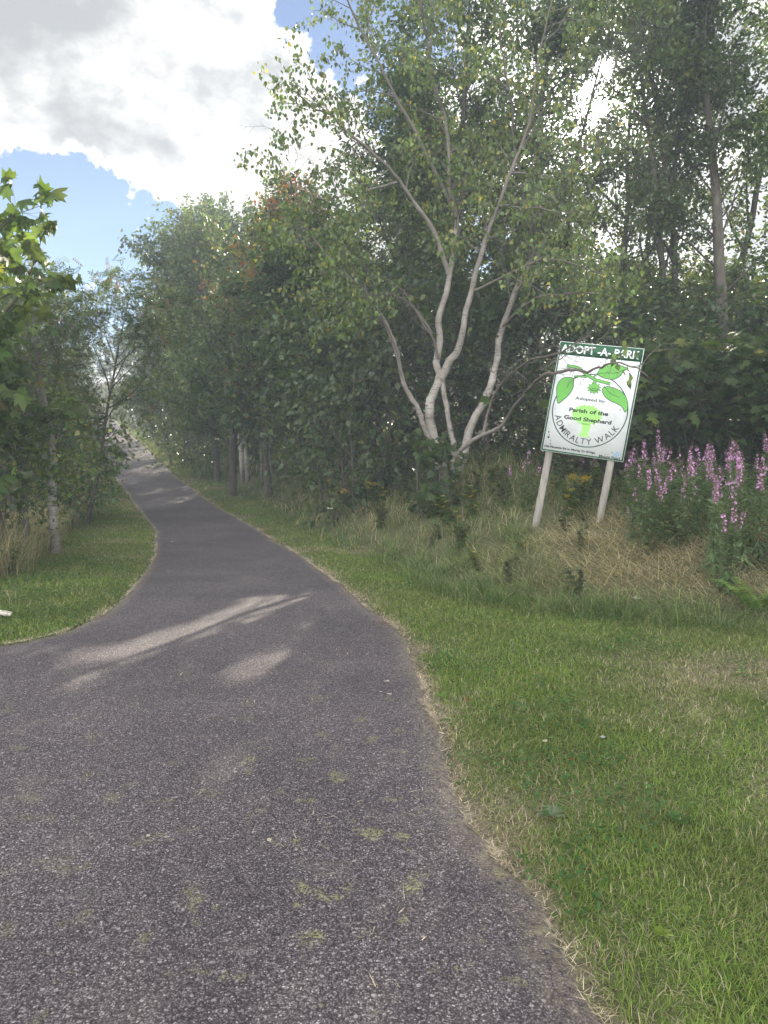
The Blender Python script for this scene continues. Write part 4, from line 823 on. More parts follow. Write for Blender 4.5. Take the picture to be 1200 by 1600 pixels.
# ------------------------------------------------------------------ grass
def blades(P, yaw, L, w, bend, lean, col, tipcol=None, segs=2):
    n = len(P); h = np.stack([np.cos(yaw), np.sin(yaw), 0 * yaw], 1); sd_ = np.stack([-np.sin(yaw), np.cos(yaw), 0 * yaw], 1)
    V, C = [], []; tipcol = col if tipcol is None else tipcol
    for k in range(segs + 1):
        t = k / segs; c = P + h * ((lean * t + bend * t * t) * L)[:, None]; z = L * (t * np.sqrt(np.maximum(.05, 1 - lean ** 2)) - .75 * bend * t * t); c[:, 2] += np.maximum(z, .01 * t) if segs < 3 else np.maximum(z, .015 * t)
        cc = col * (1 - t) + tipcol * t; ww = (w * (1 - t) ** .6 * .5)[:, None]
        if k < segs: V += [c - sd_ * ww, c + sd_ * ww]; C += [cc, cc]
        else: V += [c]; C += [cc]
    m = 2 * segs + 1; V = np.stack(V, 1).reshape(-1, 3); C = np.stack(C, 1).reshape(-1, 3); f = []
    for k in range(segs - 1): a = 2 * k; f += [(a, a + 1, a + 3), (a, a + 3, a + 2)]
    a = 2 * (segs - 1); f += [(a, a + 1, a + 2)]
    Fc = (np.array(f)[None] + (np.arange(n) * m)[:, None, None]).reshape(-1, 3); return V, Fc, C
def onpath(x, y): return (x > xL(y) + .01) & (x < xR(y) - .005)
GREEN = np.array([.145, .205, .048]); LUSH = np.array([.155, .250, .042]); OLIVE = np.array([.220, .235, .072]); STRAW = np.array([.46, .395, .265])
def lawn():
    X, Y = [], []
    for y0, y1, den in [(1.3, 3, 13000), (3, 5, 8800), (5, 8, 5000), (8, 13, 2500), (13, 22, 1500), (22, 45, 520), (45, 75, 160)]:
        for side in (0, 1):
            if side == 0: lo, hi = float(xR(np.linspace(y0, y1, 9)).min()) - .05, min(float(np.interp([y0, y1], be[:, 1], be[:, 0]).max()) + .4, .55 * y1 + .9)
            else: lo, hi = (max(float(np.interp([y0, y1], lbe[:, 1], lbe[:, 0]).min()) - .3, -.56 * y1 - 1.2), float(xL(np.linspace(y0, y1, 40)).max()) + .05) if y0 >= 3 else (0, 0)
            if hi <= lo: continue
            n = int((hi - lo) * (y1 - y0) * den); x = RNG.uniform(lo, hi, n); y = RNG.uniform(y0, y1, n)
            k = ~onpath(x, y) & (SRD(x, y) < .25) & (SLD(x, y) < .5) & (x < .55 * y + .9) & (x > -.56 * y - 1.2); x, y = x[k], y[k]
            d = dryness(x, y); k = RNG.random(len(x)) > .45 * sstep(d, .75, 1); X.append(x[k]); Y.append(y[k])
    x, y = np.concatenate(X), np.concatenate(Y); n = len(x); z = T(x, y); d = dryness(x, y); lush = sstep(fbm(x, y, 1.3, 71), .45, .68)[:, None]; tuft = fbm(x, y, 5.5, 83, 2)
    isdry = RNG.random(n) < np.clip(.09 + .62 * d, 0, .88)
    c = GREEN * (1 - lush) + LUSH * lush; mix = (RNG.random((n, 1)) ** 2) * .8; c = c * (1 - mix) + OLIVE * mix; c = np.where(isdry[:, None], STRAW * RNG.uniform(.55, 1.1, (n, 1)), c) * RNG.lognormal(0, .22, (n, 1))
    L = RNG.uniform(.025, .06, n) * (.75 + .7 * tuft) * (1 - .3 * d); L *= 1 + .015 * np.maximum(y - 3, 0)
    w = RNG.uniform(.0022, .0042, n) * (1 + np.maximum(y - 2.2, 0) / 6.5)
    edge = np.minimum(np.abs(x - xR(y)), np.abs(x - xL(y))); L *= np.where(edge < .06, .8, 1)
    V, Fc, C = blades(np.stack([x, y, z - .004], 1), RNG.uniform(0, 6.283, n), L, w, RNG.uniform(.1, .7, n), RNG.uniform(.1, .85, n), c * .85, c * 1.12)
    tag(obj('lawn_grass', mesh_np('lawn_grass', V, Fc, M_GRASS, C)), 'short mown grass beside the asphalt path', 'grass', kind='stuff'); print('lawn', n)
lawn()
def clippings():
    xs, ys, zs = [], [], []
    for e, n in ((0, 24000), (1, 11000)):
        y = (1.4 + 26 * RNG.random(n) ** 2.6) if e == 0 else (5.2 + 26 * RNG.random(n) ** 2.0); xe = xR(y) if e == 0 else xL(y)
        off = np.abs(RNG.normal(0, .05, n)) * (.3 + 1.5 * fbm(y, y * 0, 1.9, 91 + e)) - .035; x = xe + (off if e == 0 else -off)
        if e == 1:    # the near end of the left edge runs across
            y = y + RNG.normal(0, .03, n)
        k = RNG.random(n) < .12 + .88 * sstep(fbm(x, y, 2.2, 130 + e), .42, .62); xs.append(x[k]); ys.append(y[k])
    n2 = 900; y = RNG.uniform(1.7, 6, n2); x = xR(y) - np.abs(RNG.normal(0, .8, n2)); k = fbm(x, y, 2.4, 97) > .6; xs.append(x[k]); ys.append(y[k])
    x, y = np.concatenate(xs), np.concatenate(ys); n = len(x); z = np.where(onpath(x, y), H(y) + .014, T(x, y) + .004) + RNG.uniform(0, .012, n)
    c = STRAW * RNG.lognormal(-.05, .3, (n, 1)) * np.array([1, 1, 1.06]); L = RNG.uniform(.015, .055, n); w = RNG.uniform(.0016, .0034, n) * (1 + np.maximum(y - 2.5, 0) / 6)
    V, Fc, C = blades(np.stack([x, y, z], 1), RNG.uniform(0, 6.283, n), L, w, RNG.uniform(-.05, .15, n), RNG.uniform(.93, .998, n), c)
    tag(obj('dry_clippings', mesh_np('dry_clippings', V, Fc, M_STRAW, C)), 'dry straw-coloured grass clippings along the path edges', 'grass clippings', kind='stuff')
clippings()
def tall_grass():
    P, Yw, L, Wd_, B, Ln, C1, C2 = [], [], [], [], [], [], [], []
    def tussock(x, y, n, ln, spread, dry, stiff):
        r = RNG.normal(0, spread, (n, 2)); px, py = x + r[:, 0], y + r[:, 1]
        k = ~onpath(px, py); px, py, r = px[k], py[k], r[k]; m = len(px)
        if m == 0: return
        P.append(np.stack([px, py, T(px, py) - .02], 1)); Yw.append(np.arctan2(r[:, 1], r[:, 0]) + RNG.normal(0, .9, m)); L.append(ln * RNG.uniform(.45, 1.15, m)); Wd_.append(RNG.uniform(.0035, .0075, m) * (1 + max(0, y - 7) / 9))
        B.append(RNG.uniform(.25, 1.0, m) * (1 - stiff)); Ln.append(RNG.uniform(.02, .55, m) * (1 - stiff * .6))
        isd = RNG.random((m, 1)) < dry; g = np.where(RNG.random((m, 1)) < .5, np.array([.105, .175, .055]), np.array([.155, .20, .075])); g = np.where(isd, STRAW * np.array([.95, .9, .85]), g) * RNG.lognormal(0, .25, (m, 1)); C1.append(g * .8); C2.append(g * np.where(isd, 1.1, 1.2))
    # bank on the right
    n = 2300; x = RNG.uniform(-9, 7.5, n * 3); y = 5 + 30 * RNG.random(n * 3) ** 1.7; s = SRD(x, y); k = (s > -.02) & (s < 4.6) & (x < .56 * y + 1.3) & (x > -.45 * y); x, y, s = x[k][:n], y[k][:n], s[k][:n]
    for a, b, q in zip(x, y, s):
        dz = float(sstep(2.1 - math.hypot((a - 2.9) / 1.25, (b - 7.9)), 0, 1.1)); dr = .25 + .48 * dz + .25 * float(sstep(vnoise(a, b, .9, 7), .5, .8)); dr *= (1 if q > .55 else .45)
        tussock(a, b, RNG.integers(14, 30), RNG.uniform(.20, .42) * (1.0 if q > .4 else .75) * (1.25 if b > 11 else 1) * (1 - .5 * dz), .09, dr, RNG.uniform(0, .5) * (1 - .6 * dz))
    # thatch of flattened straw in front of the sign
    n = 9000; a = 2.85 + RNG.normal(0, 1.2, n); b = 7.8 + RNG.normal(0, .85, n); k = (SRD(a, b) > .35); a, b = a[k], b[k]; m = len(a)
    P.append(np.stack([a, b, T(a, b) + RNG.uniform(0, .06, m)], 1)); Yw.append(RNG.normal(3.6, 1.3, m)); L.append(RNG.uniform(.15, .42, m)); Wd_.append(RNG.uniform(.003, .0055, m)); B.append(RNG.uniform(.05, .4, m)); Ln.append(RNG.uniform(.75, .98, m)); c = STRAW * RNG.lognormal(.08, .28, (m, 1)); C1.append(c * .9); C2.append(c)
    # bright lush tussocks along the foot of the bank
    for px, py in [(640, 880), (665, 895), (690, 905), (720, 915), (745, 920), (775, 930), (800, 935), (830, 938), (860, 945), (885, 948), (760, 905), (700, 885), (600, 865), (790, 870), (815, 850), (770, 850), (740, 870), (830, 885), (800, 830), (850, 905), (720, 850), (1010, 950), (1060, 960), (940, 945), (980, 955), (1120, 965)]:
        p = G(px, py + 12); 
        for _ in range(4): tussock(p[0] + RNG.normal(0, .14), p[1] + RNG.normal(0, .14), 30, .44, .06, .03, .1)
    # left strip
    n = 800; y = 7.0 + 20 * RNG.random(n) ** 1.7; x = np.interp(y, lbe[:, 1], lbe[:, 0]) - RNG.exponential(.45, n) + .12
    for a, b in zip(x, y): tussock(a, b, RNG.integers(16, 30), RNG.uniform(.5, 1.0), .12, RNG.uniform(.35, .9), RNG.uniform(.15, .75))
    # odd taller tufts in the mown grass and at the path edge
    for px, py, n, ln in [(685, 1105, 60, .09), (675, 1112, 40, .08), (60, 960, 60, .16), (20, 940, 60, .2), (110, 930, 50, .13), (880, 1000, 50, .12), (700, 1000, 40, .10), (1000, 1500, 40, .09), (1040, 1470, 40, .09), (1130, 1440, 40, .1), (1070, 1285, 40, .07)]:
        p = G(px, py); tussock(p[0], p[1], n, ln, .05, .1, .2)
    a = [np.concatenate(q) for q in (P, Yw, L, Wd_, B, Ln, C1, C2)]
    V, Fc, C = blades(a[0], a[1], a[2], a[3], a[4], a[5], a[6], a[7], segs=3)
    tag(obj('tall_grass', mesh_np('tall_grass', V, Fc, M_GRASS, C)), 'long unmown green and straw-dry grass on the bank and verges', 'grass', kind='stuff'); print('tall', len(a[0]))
tall_grass()
def clover():
    x, y = RNG.uniform(-5.2, -2.6, 9000), RNG.uniform(5.6, 11, 9000); k = ~onpath(x, y) & (SLD(x, y) < .2) & (fbm(x, y, 2.2, 55) > .52); x, y = x[k], y[k]
    x2, y2 = RNG.uniform(.3, 3.6, 9000), RNG.uniform(2, 7, 9000); k = ~onpath(x2, y2) & (SRD(x2, y2) < 0) & (fbm(x2, y2, 2.0, 56) > .64); x = np.concatenate([x, x2[k]]); y = np.concatenate([y, y2[k]]); n = len(x)
    tv = np.array([(0, 0, 0)] + [(.5 * math.cos(t), .5 * math.sin(t), .06) for t in np.linspace(0, 6.283, 10)[:-1]]); tv[1:, :2] *= np.tile([1, .95, .55], 3)[:, None]; tf = np.array([[0, k, k % 9 + 1] for k in range(1, 10)])
    R = frames(RNG.normal(0, 1, (n, 3)) * np.array([1, 1, .2]), np.array([0, 0, 1.]) + RNG.normal(0, .3, (n, 3))); c = np.array([.06, .13, .035]) * RNG.lognormal(0, .2, (n, 1))
    V, Fc, C = scatter(tv, tf, np.stack([x, y, T(x, y) + RNG.uniform(.03, .06, n)], 1), R, RNG.uniform(.016, .030, n), c)
    tag(obj('clover', mesh_np('clover', V, Fc, M_GRASS, C)), 'patches of small clover leaves in the mown grass', 'clover', kind='stuff')
clover()

# ------------------------------------------------------------------ wild flowers
def fireweed_mesh(seed, h, bloom):
    r = np.random.default_rng(seed); n = 14; t = np.linspace(0, 1, n); bend = r.normal(0, .07, 2); pts = np.stack([bend[0] * h * t * t, bend[1] * h * t * t, h * t - .05], 1); st = TB(); st.add(pts, np.linspace(.006, .002, n), 5)
    m = int(150 * h); tt = np.sort(r.uniform(.06, .76, m)); a = np.arange(m) * 2.4 + r.normal(0, .3, m); p = np.stack([np.interp(tt, t, pts[:, i]) for i in range(3)], 1)
    tip = np.stack([np.cos(a), np.sin(a), r.normal(.25, .3, m) - .5 * (tt < .3)], 1); R = frames(tip, np.array([0, 0, 1.]) + r.normal(0, .25, (m, 3)))
    tv = np.array([[0, 0, 0], [.115, .35, .02], [.08, .7, -.03], [0, 1, -.12], [-.08, .7, -.03], [-.115, .35, .02], [0, .35, -.01]]); tf = np.array([[6, 0, 1], [6, 1, 2], [6, 2, 3], [6, 3, 4], [6, 4, 5], [6, 5, 0]])
    V, Fc, C = scatter(tv, tf, p, R, .155 * r.uniform(.6, 1.15, m) * (1.05 - .45 * tt), np.clip(np.array([.13, .20, .09]) * r.lognormal(0, .22, (m, 1)), 0, 1))
    leaves = mesh_np('foliage', V, Fc, M_LEAF, C)
    # spike: pods below, petals in the middle, buds at the tip
    m = int(36 * bloom + 16); tt = r.uniform(.72, .995, m); p = np.stack([np.interp(tt, t, pts[:, i]) for i in range(3)], 1); a = r.uniform(0, 6.28, m); prof = (1.03 - tt) / .3
    tip = np.stack([np.cos(a), np.sin(a), .5 + 0 * a], 1); R = frames(tip, r.normal(0, 1, (m, 3))); V, Fc, C = scatter(np.array([[-.06, 0, 0], [.06, 0, 0], [0, 1, .05]]), np.array([[0, 1, 2]]), p, R, .03 + .045 * prof * r.uniform(.7, 1.2, m), np.clip(np.array([.30, .17, .18]) * r.lognormal(0, .2, (m, 1)), 0, 1))
    spike = mesh_np('seed_pods', V, Fc, M_PETAL, C)
    m = int(15 * bloom) + 2; tt = r.uniform(.72, .95, m); p = np.stack([np.interp(tt, t, pts[:, i]) for i in range(3)], 1); a = r.uniform(0, 6.28, m); rad = .03 * (1.06 - tt) / .3 + .008; p = p + np.stack([np.cos(a) * rad, np.sin(a) * rad, .012 + 0 * a], 1)
    fl = []; o4 = np.array([(0, 0, 0), (.42, .25, .08), (.30, .62, .12), (0, .75, .06), (-.30, .62, .12), (-.42, .25, .08)]); tvs, tfs = [], []
    for k in range(4):
        c, s = math.cos(k * 1.571), math.sin(k * 1.571); tvs.append(o4 @ np.array([[c, s, 0], [-s, c, 0], [0, 0, 1]])); tfs.append(np.array([[0, 1, 2], [0, 2, 3], [0, 3, 4], [0, 4, 5]]) + 6 * k)
    R = frames(r.normal(0, 1, (m, 3)), np.stack([np.cos(a), np.sin(a), .2 + 0 * a], 1)); V, Fc, C = scatter(np.vstack(tvs), np.vstack(tfs), p, R, .021 * r.uniform(.7, 1.25, m), np.clip(np.array([.56, .32, .53]) * r.lognormal(0, .2, (m, 1)), 0, .9))
    return st.mesh('stem', mat_stem), leaves, spike, mesh_np('flowers', V, Fc, M_PETAL, C)
mat_stem = mat_flat('reddish_stem', (.12, .085, .05), .7)
FW = [fireweed_mesh(10 + k, h, b) for k, (h, b) in enumerate([(1.30, 1.6), (1.20, 1.0), (1.38, 2.0), (1.05, .6), (1.25, .15)])]
def put_flower(name, meshes, names, loc, label, group, rz, s, cat='flower'):
    e = empty(name, loc, rz); e.scale = s; tag(e, label, cat, group); e.rotation_euler = (r_.gauss(0, .05), r_.gauss(0, .05), rz)
    for n_, me in zip(names, meshes):
        o = obj(n_, me, e)
        if n_ != 'stem': o['kind'] = 'stuff'
FN = ('stem', 'foliage', 'seed_pods', 'flowers')
def fw(x, y, s, label, k=None): put_flower('fireweed', FW[r_.randrange(4) if k is None else k], FN, (x, y, TZ(x, y)), label, 'fireweed in flower on the bank', r_.uniform(0, 6.28), (s, s, s * r_.uniform(.9, 1.1)))
for i in range(84):       # the stand right of the sign, thickest at the edge of the picture
    Y = r_.uniform(7.9, 9.9); px = r_.uniform(980, 1260) if i > 34 else r_.uniform(980, 1120); p = AT(px, 700, Y); k = r_.randrange(5); fw(p[0], Y, r_.uniform(.52, .74), ('pink-flowered', 'pale pink', 'densest-flowered', 'short few-flowered', 'faded seeding')[k] + ' fireweed in the back stand, ' + ('next to the sign post' if px < 1070 else 'in its middle' if px < 1160 else 'at the right edge') + (', rear row' if Y > 8.9 else ', front row'), k)
for i in range(26):
    Y = r_.uniform(6.7, 7.7); px = r_.uniform(1115, 1290); p = AT(px, 700, Y); k = r_.choice([0, 2, 0, 1]); fw(p[0], Y, r_.uniform(.66, .86), ('tall pink', 'tall pale', 'tall densest-flowered')[k] + ' fireweed in the front clump, ' + ('left part' if px < 1170 else 'by the right edge') + (', behind others' if Y > 7.2 else ', foremost'), k)
for px, Y, s, lab in [(815, 11.0, .75, 'fireweed left of the sign with pink tip beside the post'), (826, 11.2, .8, 'fireweed left of the sign closest to the left post'), (840, 10.8, .62, 'low fireweed under the left corner of the sign'), (900, 10.6, .62, 'fireweed between the two sign posts, left one'), (928, 10.4, .66, 'fireweed between the two sign posts, right one'), (800, 11.2, .6, 'fireweed in the grass between birch foot and sign')]:
    p = AT(px, 700, Y); fw(p[0], Y, s, lab)
def goldenrod_mesh(seed, h):
    r = np.random.default_rng(seed); st = TB(); P, Tt = [], []; fp = []
    for k in range(5):
        a = r.uniform(0, 6.28); n = 8; t = np.linspace(0, 1, n); hk = h * r.uniform(.75, 1); pts = np.stack([np.cos(a) * .18 * t ** 1.5 * h + .02 * math.cos(a), np.sin(a) * .18 * t ** 1.5 * h + .02 * math.sin(a), hk * t - .03], 1); st.add(pts, np.linspace(.004, .0015, n), 4)
        m = 34; tt = r.uniform(.08, .88, m); P.append(np.stack([np.interp(tt, t, pts[:, i]) for i in range(3)], 1)); b = r.uniform(0, 6.28, m); Tt.append(np.stack([np.cos(b), np.sin(b), r.normal(.2, .3, m)], 1)); fp.append(pts[-1] + r.normal(0, 1, (60, 3)) * np.array([.045, .045, .018]))
    P, Tt, fp = np.vstack(P), np.vstack(Tt), np.vstack(fp); V, Fc, C = scatter(*TEMPL['simple'], P, frames(Tt, np.array([0, 0, 1.]) + r.normal(0, .3, P.shape)), r.uniform(.05, .11, len(P)), np.clip(np.array([.05, .10, .03]) * r.lognormal(0, .22, (len(P), 1)), 0, 1)); lv = mesh_np('foliage', V, Fc, M_LEAF, C)
    V, Fc, C = scatter(*TEMPL['simple'], fp, frames(r.normal(0, 1, fp.shape), r.normal(0, 1, fp.shape)), r.uniform(.012, .024, len(fp)), np.clip(np.array([.62, .46, .03]) * r.lognormal(0, .15, (len(fp), 1)), 0, 1)); return st.mesh('stem', mat_stem), lv, mesh_np('flowers', V, Fc, M_PETAL, C)
GR = [goldenrod_mesh(21, .62), goldenrod_mesh(22, .5)]
for px, py, s, lab in [(562, 788, 1.25, 'goldenrod with the brightest yellow heads left of the birch'), (542, 796, 1.0, 'goldenrod just left of the brightest one'), (580, 792, .9, 'small goldenrod right of the brightest one'), (906, 800, .85, 'goldenrod with yellow head between the sign posts'), (520, 778, .8, 'pale goldenrod in the long grass left of the others'), (425, 722, 1.2, 'distant goldenrod by the pale thin stems')]:
    p = G(px, py); put_flower('goldenrod', GR[r_.randrange(2)], ('stem', 'foliage', 'flowers'), p, lab, 'goldenrod', r_.uniform(0, 6.28), (s, s, s))
# leafy weeds
def weed_mesh(seed, h, n_st, lsize, pal):
    r = np.random.default_rng(seed); st = TB(); P, Tt = [], []
    for k in range(n_st):
        a = r.uniform(0, 6.28); t = np.linspace(0, 1, 6); hk = h * r.uniform(.6, 1); w = r.uniform(.1, .4); pts = np.stack([np.cos(a) * w * t * hk, np.sin(a) * w * t * hk, hk * t - .03], 1); st.add(pts, np.linspace(.0045, .0015, 6), 4)
        m = int(26 * hk / .5); tt = r.uniform(.1, 1, m); P.append(np.stack([np.interp(tt, t, pts[:, i]) for i in range(3)], 1)); b = r.uniform(0, 6.28, m); Tt.append(np.stack([np.cos(b), np.sin(b), r.normal(.15, .3, m)], 1))
    P, Tt = np.vstack(P), np.vstack(Tt); V, Fc, C = scatter(*TEMPL['ovate'], P, frames(Tt, np.array([0, 0, 1.]) + r.normal(0, .35, P.shape)), lsize * r.uniform(.6, 1.2, len(P)), colours(len(P), PAL[pal], r)); return st.mesh('stem', mat_stem), mesh_np('foliage', V, Fc, M_LEAF, C)
WD = [weed_mesh(31, .55, 8, .075, 'mid'), weed_mesh(32, .45, 7, .06, 'dark'), weed_mesh(33, .5, 6, .10, 'birch')]
k_ = 0
for px, py, s, t, lab in [(880, 840, .9, 1, 'dark leafy weed below the left post'), (905, 860, .8, 1, 'dark weed in the straw below the sign'), (893, 805, 1.0, 2, 'yellow-green weed between the sign posts'), (985, 805, 1.0, 2, 'pale green broad weed right of the right post'), (915, 790, 1.1, 0, 'weed behind the straw between the posts'), (945, 790, 1.0, 0, 'weed at the foot of the right post'),
                          (745, 775, 1.3, 1, 'dark weed at the foot of the right birch stem'), (790, 770, 1.3, 1, 'dark weed between birch and sign'), (640, 770, 1.3, 1, 'dark weed before the maple sapling'), (600, 775, 1.3, 0, 'weed in long grass left of the maple sapling'), (500, 765, 1.4, 0, 'weed left of the goldenrod'), (470, 750, 1.5, 1, 'dark weed in the verge by the dark tree'), (440, 735, 1.6, 0, 'weed in the verge below the pale stems'), (400, 722, 1.7, 0, 'weed left under the pale stems'), (365, 715, 1.9, 1, 'dark weed at the shaded verge'), (340, 712, 2.0, 0, 'weed along the shaded verge'), (315, 705, 2.2, 1, 'dark weed farther along the verge'), (290, 700, 2.2, 0, 'weed where the verge turns dark'), (262, 690, 2.4, 1, 'dark weed near the narrow path'),
                          (1015, 870, .7, 0, 'low weed under the fireweed stand'), (1060, 860, .9, 0, 'weed at the foot of the fireweed'), (30, 870, 1.1, 0, 'leafy weed at the left edge below the maple'), (60, 850, 1.0, 2, 'yellowish weed below the left maple'), (100, 800, 1.2, 1, 'dark weed before the small left birch'), (15, 900, .8, 0, 'weed in the dry grass at the left edge')]:
    p = G(px, py); put_flower('weed', WD[t], ('stem', 'foliage'), p, lab, 'leafy weeds', r_.uniform(0, 6.28), (s, s, s), 'plant')
for i in range(46):
    for _ in range(60):
        a, b = r_.uniform(-3.5, 4.2), r_.uniform(6.6, 17); q = float(SRD(np.array([a]), np.array([b]))[0])
        if .3 < q < 4.2 and a < .55 * b and not (1.9 < a < 3.6 and 7 < b < 8.9): break
    s_ = r_.uniform(.5, 1.05) * (1.2 if b > 11 else 1); kw_ = r_.randrange(3); put_flower('weed', WD[kw_], ('stem', 'foliage'), (a, b, TZ(a, b)), 'low ' + ('green small-leaved', 'dark small-leaved', 'yellow-green broad-leaved')[kw_] + ' bank weed, ' + ('right of the sign' if a > 2.8 else 'below the sign' if a > 1.6 and b < 10 else 'behind the sign' if a > 1.6 else 'below the birch' if b < 11 else 'beside the birch' if a > -.6 else 'by the path verge') + (', near mown edge' if q < 1.4 else ', well back' if q > 2.8 else ', midway up'), 'weeds scattered over the bank', r_.uniform(0, 6.28), (s_, s_, s_ * .85), 'plant')
def fern():
    p = G(1180, 965); e = empty('fern', p); tag(e, 'bright green fern at the right edge of the lawn', 'fern'); r = np.random.default_rng(4)
    for k in range(11):
        a = k * .571 + r.normal(0, .15); L = r.uniform(.38, .55); t = np.linspace(0, 1, 12); mid = np.stack([np.cos(a) * L * t * .85, np.sin(a) * L * t * .85, L * (1.25 * t - .75 * t * t) + .05], 1); tt = np.repeat(np.linspace(.12, .98, 18), 2); q = np.stack([np.interp(tt, t, mid[:, i]) for i in range(3)], 1)
        sgn = np.tile([1, -1], 18); sd_ = np.array([-math.sin(a), math.cos(a), 0]); fw_ = np.array([math.cos(a), math.sin(a), 0]); tip = sgn[:, None] * sd_ + fw_ * .45 + np.array([0, 0, -.1]); ln = .10 * (1.05 - tt) + .01
        V, Fc, C = scatter(TEMPL['simple'][0], TEMPL['simple'][1], q, frames(tip, np.tile([0, 0, 1.], (36, 1)) + r.normal(0, .15, (36, 3))), ln, np.clip(np.array([.17, .26, .06]) * r.lognormal(0, .2, (36, 1)), 0, 1)); obj('frond', mesh_np('frond', V, Fc, M_LEAF, C), e)
fern()
# ------------------------------------------------------------------ small things on the lawn and path
def rosette(px, py, n, ln, col, label, seed):
    p = G(px, py); e = empty('rosette_weed', p); tag(e, label, 'plant', 'rosettes in the lawn'); r = np.random.default_rng(seed)
    tv = np.array([[0, 0, 0], [.10, .3, .05], [.2, .65, .04], [0, 1, -.05], [-.2, .65, .04], [-.10, .3, .05], [0, .5, .0]]); tf = np.array([[6, 0, 1], [6, 1, 2], [6, 2, 3], [6, 3, 4], [6, 4, 5], [6, 5, 0]])
    for k in range(n):
        a = 6.283 * k / n + r.normal(0, .2); R = frames(np.array([[math.cos(a), math.sin(a), r.uniform(.15, .5)]]), np.array([[0, 0, 1.]])); V, Fc, C = scatter(tv, tf, np.array([[0, 0, .02]]), R, np.array([ln * r.uniform(.7, 1.1)]), np.array([col]) * r.lognormal(0, .15)); obj('leaf', mesh_np('leaf', V, Fc, M_BIG, C), e)
rosette(862, 1282, 9, .085, (.17, .22, .13), 'pale grey-green rosette weed in the lawn near the path', 1)
rosette(1060, 1290, 7, .07, (.08, .17, .04), 'dark green rosette weed in the browning lawn', 2)
rosette(1035, 1470, 12, .04, (.16, .24, .03), 'bright yellow-green rosette weed in the lower lawn', 3)
rosette(690, 1095, 8, .06, (.10, .19, .03), 'green rosette weed at the edge of the asphalt', 4)
def fallen(px, py, size, col, label, seed):
    p = hit(px, py, HF); z = (float(H(p[1])) + .02) if onpath(np.array([p[0]]), np.array([p[1]]))[0] else TZ(p[0], p[1]) + .04; r = np.random.default_rng(seed)
    tv, tf = TEMPL['ovate']; tv = tv * size; tv = tv + r.normal(0, size * .05, tv.shape); tv[:, 2] = np.abs(tv[:, 2]) + .002; a = r.uniform(0, 6.28); Rm = np.array([[math.cos(a), -math.sin(a), 0], [math.sin(a), math.cos(a), 0], [0, 0, 1]])
    o = obj('fallen_leaf', mesh_np('fallen_leaf', tv @ Rm.T, tf, M_STRAW, np.tile(np.array(col), (len(tv), 1)))); o.location = (float(p[0]), float(p[1]), z); tag(o, label, 'leaf', 'fallen leaves')
BR, PALE, RED = (.16, .09, .05), (.50, .44, .34), (.22, .06, .03)
for k, a in enumerate([(605, 1068, .05, PALE, 'pale dry leaf on the path near its right edge'), (612, 1090, .035, PALE, 'smaller pale dry leaf just below the other on the path'), (598, 1086, .025, PALE, 'pale dry scrap on the path beside the two leaves'), (592, 978, .06, BR, 'brown leaf lying at the right path edge'), (655, 1000, .05, BR, 'dark brown leaf in the clippings at the path edge'), (735, 1108, .035, RED, 'small red leaf in the lawn by the path'), (888, 1208, .03, RED, 'small red leaf in the middle of the lawn'), (849, 1180, .04, PALE, 'round pale leaf in the lawn'), (941, 1170, .04, (.35, .38, .38), 'grey-white leaf in the lawn'), (685, 1150, .05, PALE, 'pale leaf among clippings at the path edge'),
                       (420, 1318, .03, PALE, 'pale straw scrap in the middle of the path'), (233, 1315, .022, PALE, 'small pale scrap at the left of the near path'), (987, 963, .09, (.55, .52, .46), 'pale tuft at the foot of the grassy bank'), (270, 848, .07, PALE, 'thin pale leaf on the path by the left bend')]): fallen(*a, 50 + k)
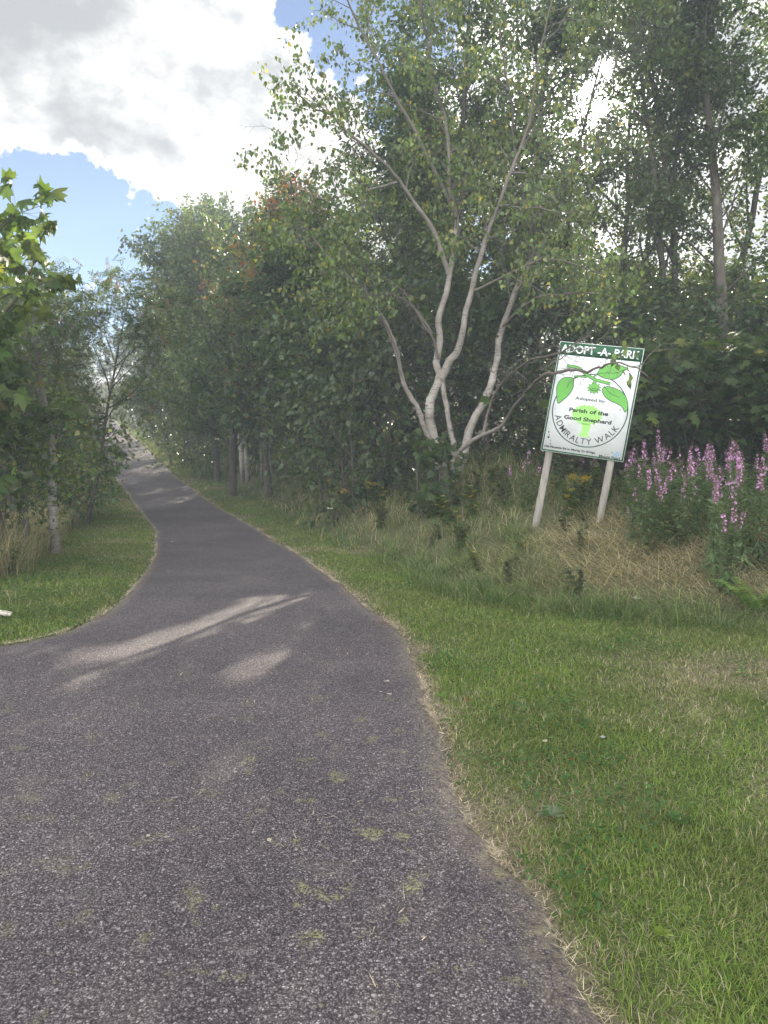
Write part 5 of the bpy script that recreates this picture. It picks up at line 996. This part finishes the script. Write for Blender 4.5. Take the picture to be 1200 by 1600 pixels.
def pale_branch():
    p = G(8, 968); e = empty('pale_branch', p); tag(e, 'bleached white stick lying in the grass at the left edge', 'stick'); tb = TB()
    tb.add(np.array([(-.28, .05, .07), (-.15, .03, .08), (-.05, .0, .07), (.02, -.02, .055), (.07, -.02, .05)]), np.array([.022, .024, .026, .022, .012]), 8); obj('wood', tb.mesh('wood', mat_noise('bleached_wood', [(.4, (.30, .27, .22)), (.6, (.55, .51, .43)), (.75, (.20, .18, .15))], 30, 5, bump=.3)), e)
    tb = TB(); tb.add(np.array([(-.06, .0, .07), (-.01, .035, .065), (.04, .06, .05)]), np.array([.015, .012, .006]), 7); obj('fork', tb.mesh('fork', bpy.data.materials['bleached_wood']), e)
pale_branch()

# copies of trees standing in the line of a thin place get their own, thinned crown
def thin_copies():
    for o in list(bpy.data.objects):
        if o.type != 'MESH' or 'leafk' not in o.data: continue
        me = o.data
        if me.users < 2: continue
        bpy.context.view_layer.update(); mw = np.array(o.matrix_world); k = me['leafk']; V = np.empty(len(me.vertices) * 3, np.float32); me.vertices.foreach_get('co', V); V = V.reshape(-1, 3)
        c = V[::k] @ mw[:3, :3].T + mw[:3, 3]; m = keep(c, 0.0)
        if (~m).sum() < 25: continue
        Fc = np.empty(len(me.loops), np.int32); me.loops.foreach_get('vertex_index', Fc); Fc = Fc.reshape(-1, 3); C = np.empty(len(V) * 4, np.float32); me.color_attributes['Col'].data.foreach_get('color', C); C = C.reshape(-1, 4)[:, :3]
        vm_ = np.repeat(m, k); idx = np.cumsum(vm_) - 1; Fn = idx[Fc[vm_[Fc[:, 0]]]]; o.data = mesh_np('crown', V[vm_], Fn, me.materials[0], C[vm_]); print('thinned', o.parent.name, int((~m).sum()))
thin_copies()

# ------------------------------------------------------------------ the hazy backlit air
def haze():
    m, N, L = newmat('thin_haze'); v = N.new('ShaderNodeVolumePrincipled'); v.inputs['Color'].default_value = (.78, .88, 1.0, 1); v.inputs['Density'].default_value = HAZE; v.inputs['Anisotropy'].default_value = .12
    o = N.new('ShaderNodeOutputMaterial'); L.new(v.outputs[0], o.inputs['Volume'])
    x, y0, y1, z0, z1 = 700, -400, 900, -4, 16.5
    V = np.array([(a, b, c) for c in (z0, z1) for a, b in ((-x, y0), (x, y0), (x, y1), (-x, y1))]); me = mesh_np('haze', V, np.array([[3, 2, 1, 0], [4, 5, 6, 7], [0, 1, 5, 4], [1, 2, 6, 5], [2, 3, 7, 6], [3, 0, 4, 7]]), m)
    o = obj('haze', me); tag(o, 'thin bright haze hanging in the backlit air', 'haze', kind='stuff'); o.display_type = 'WIRE'
HAZE = 0.0040
haze()
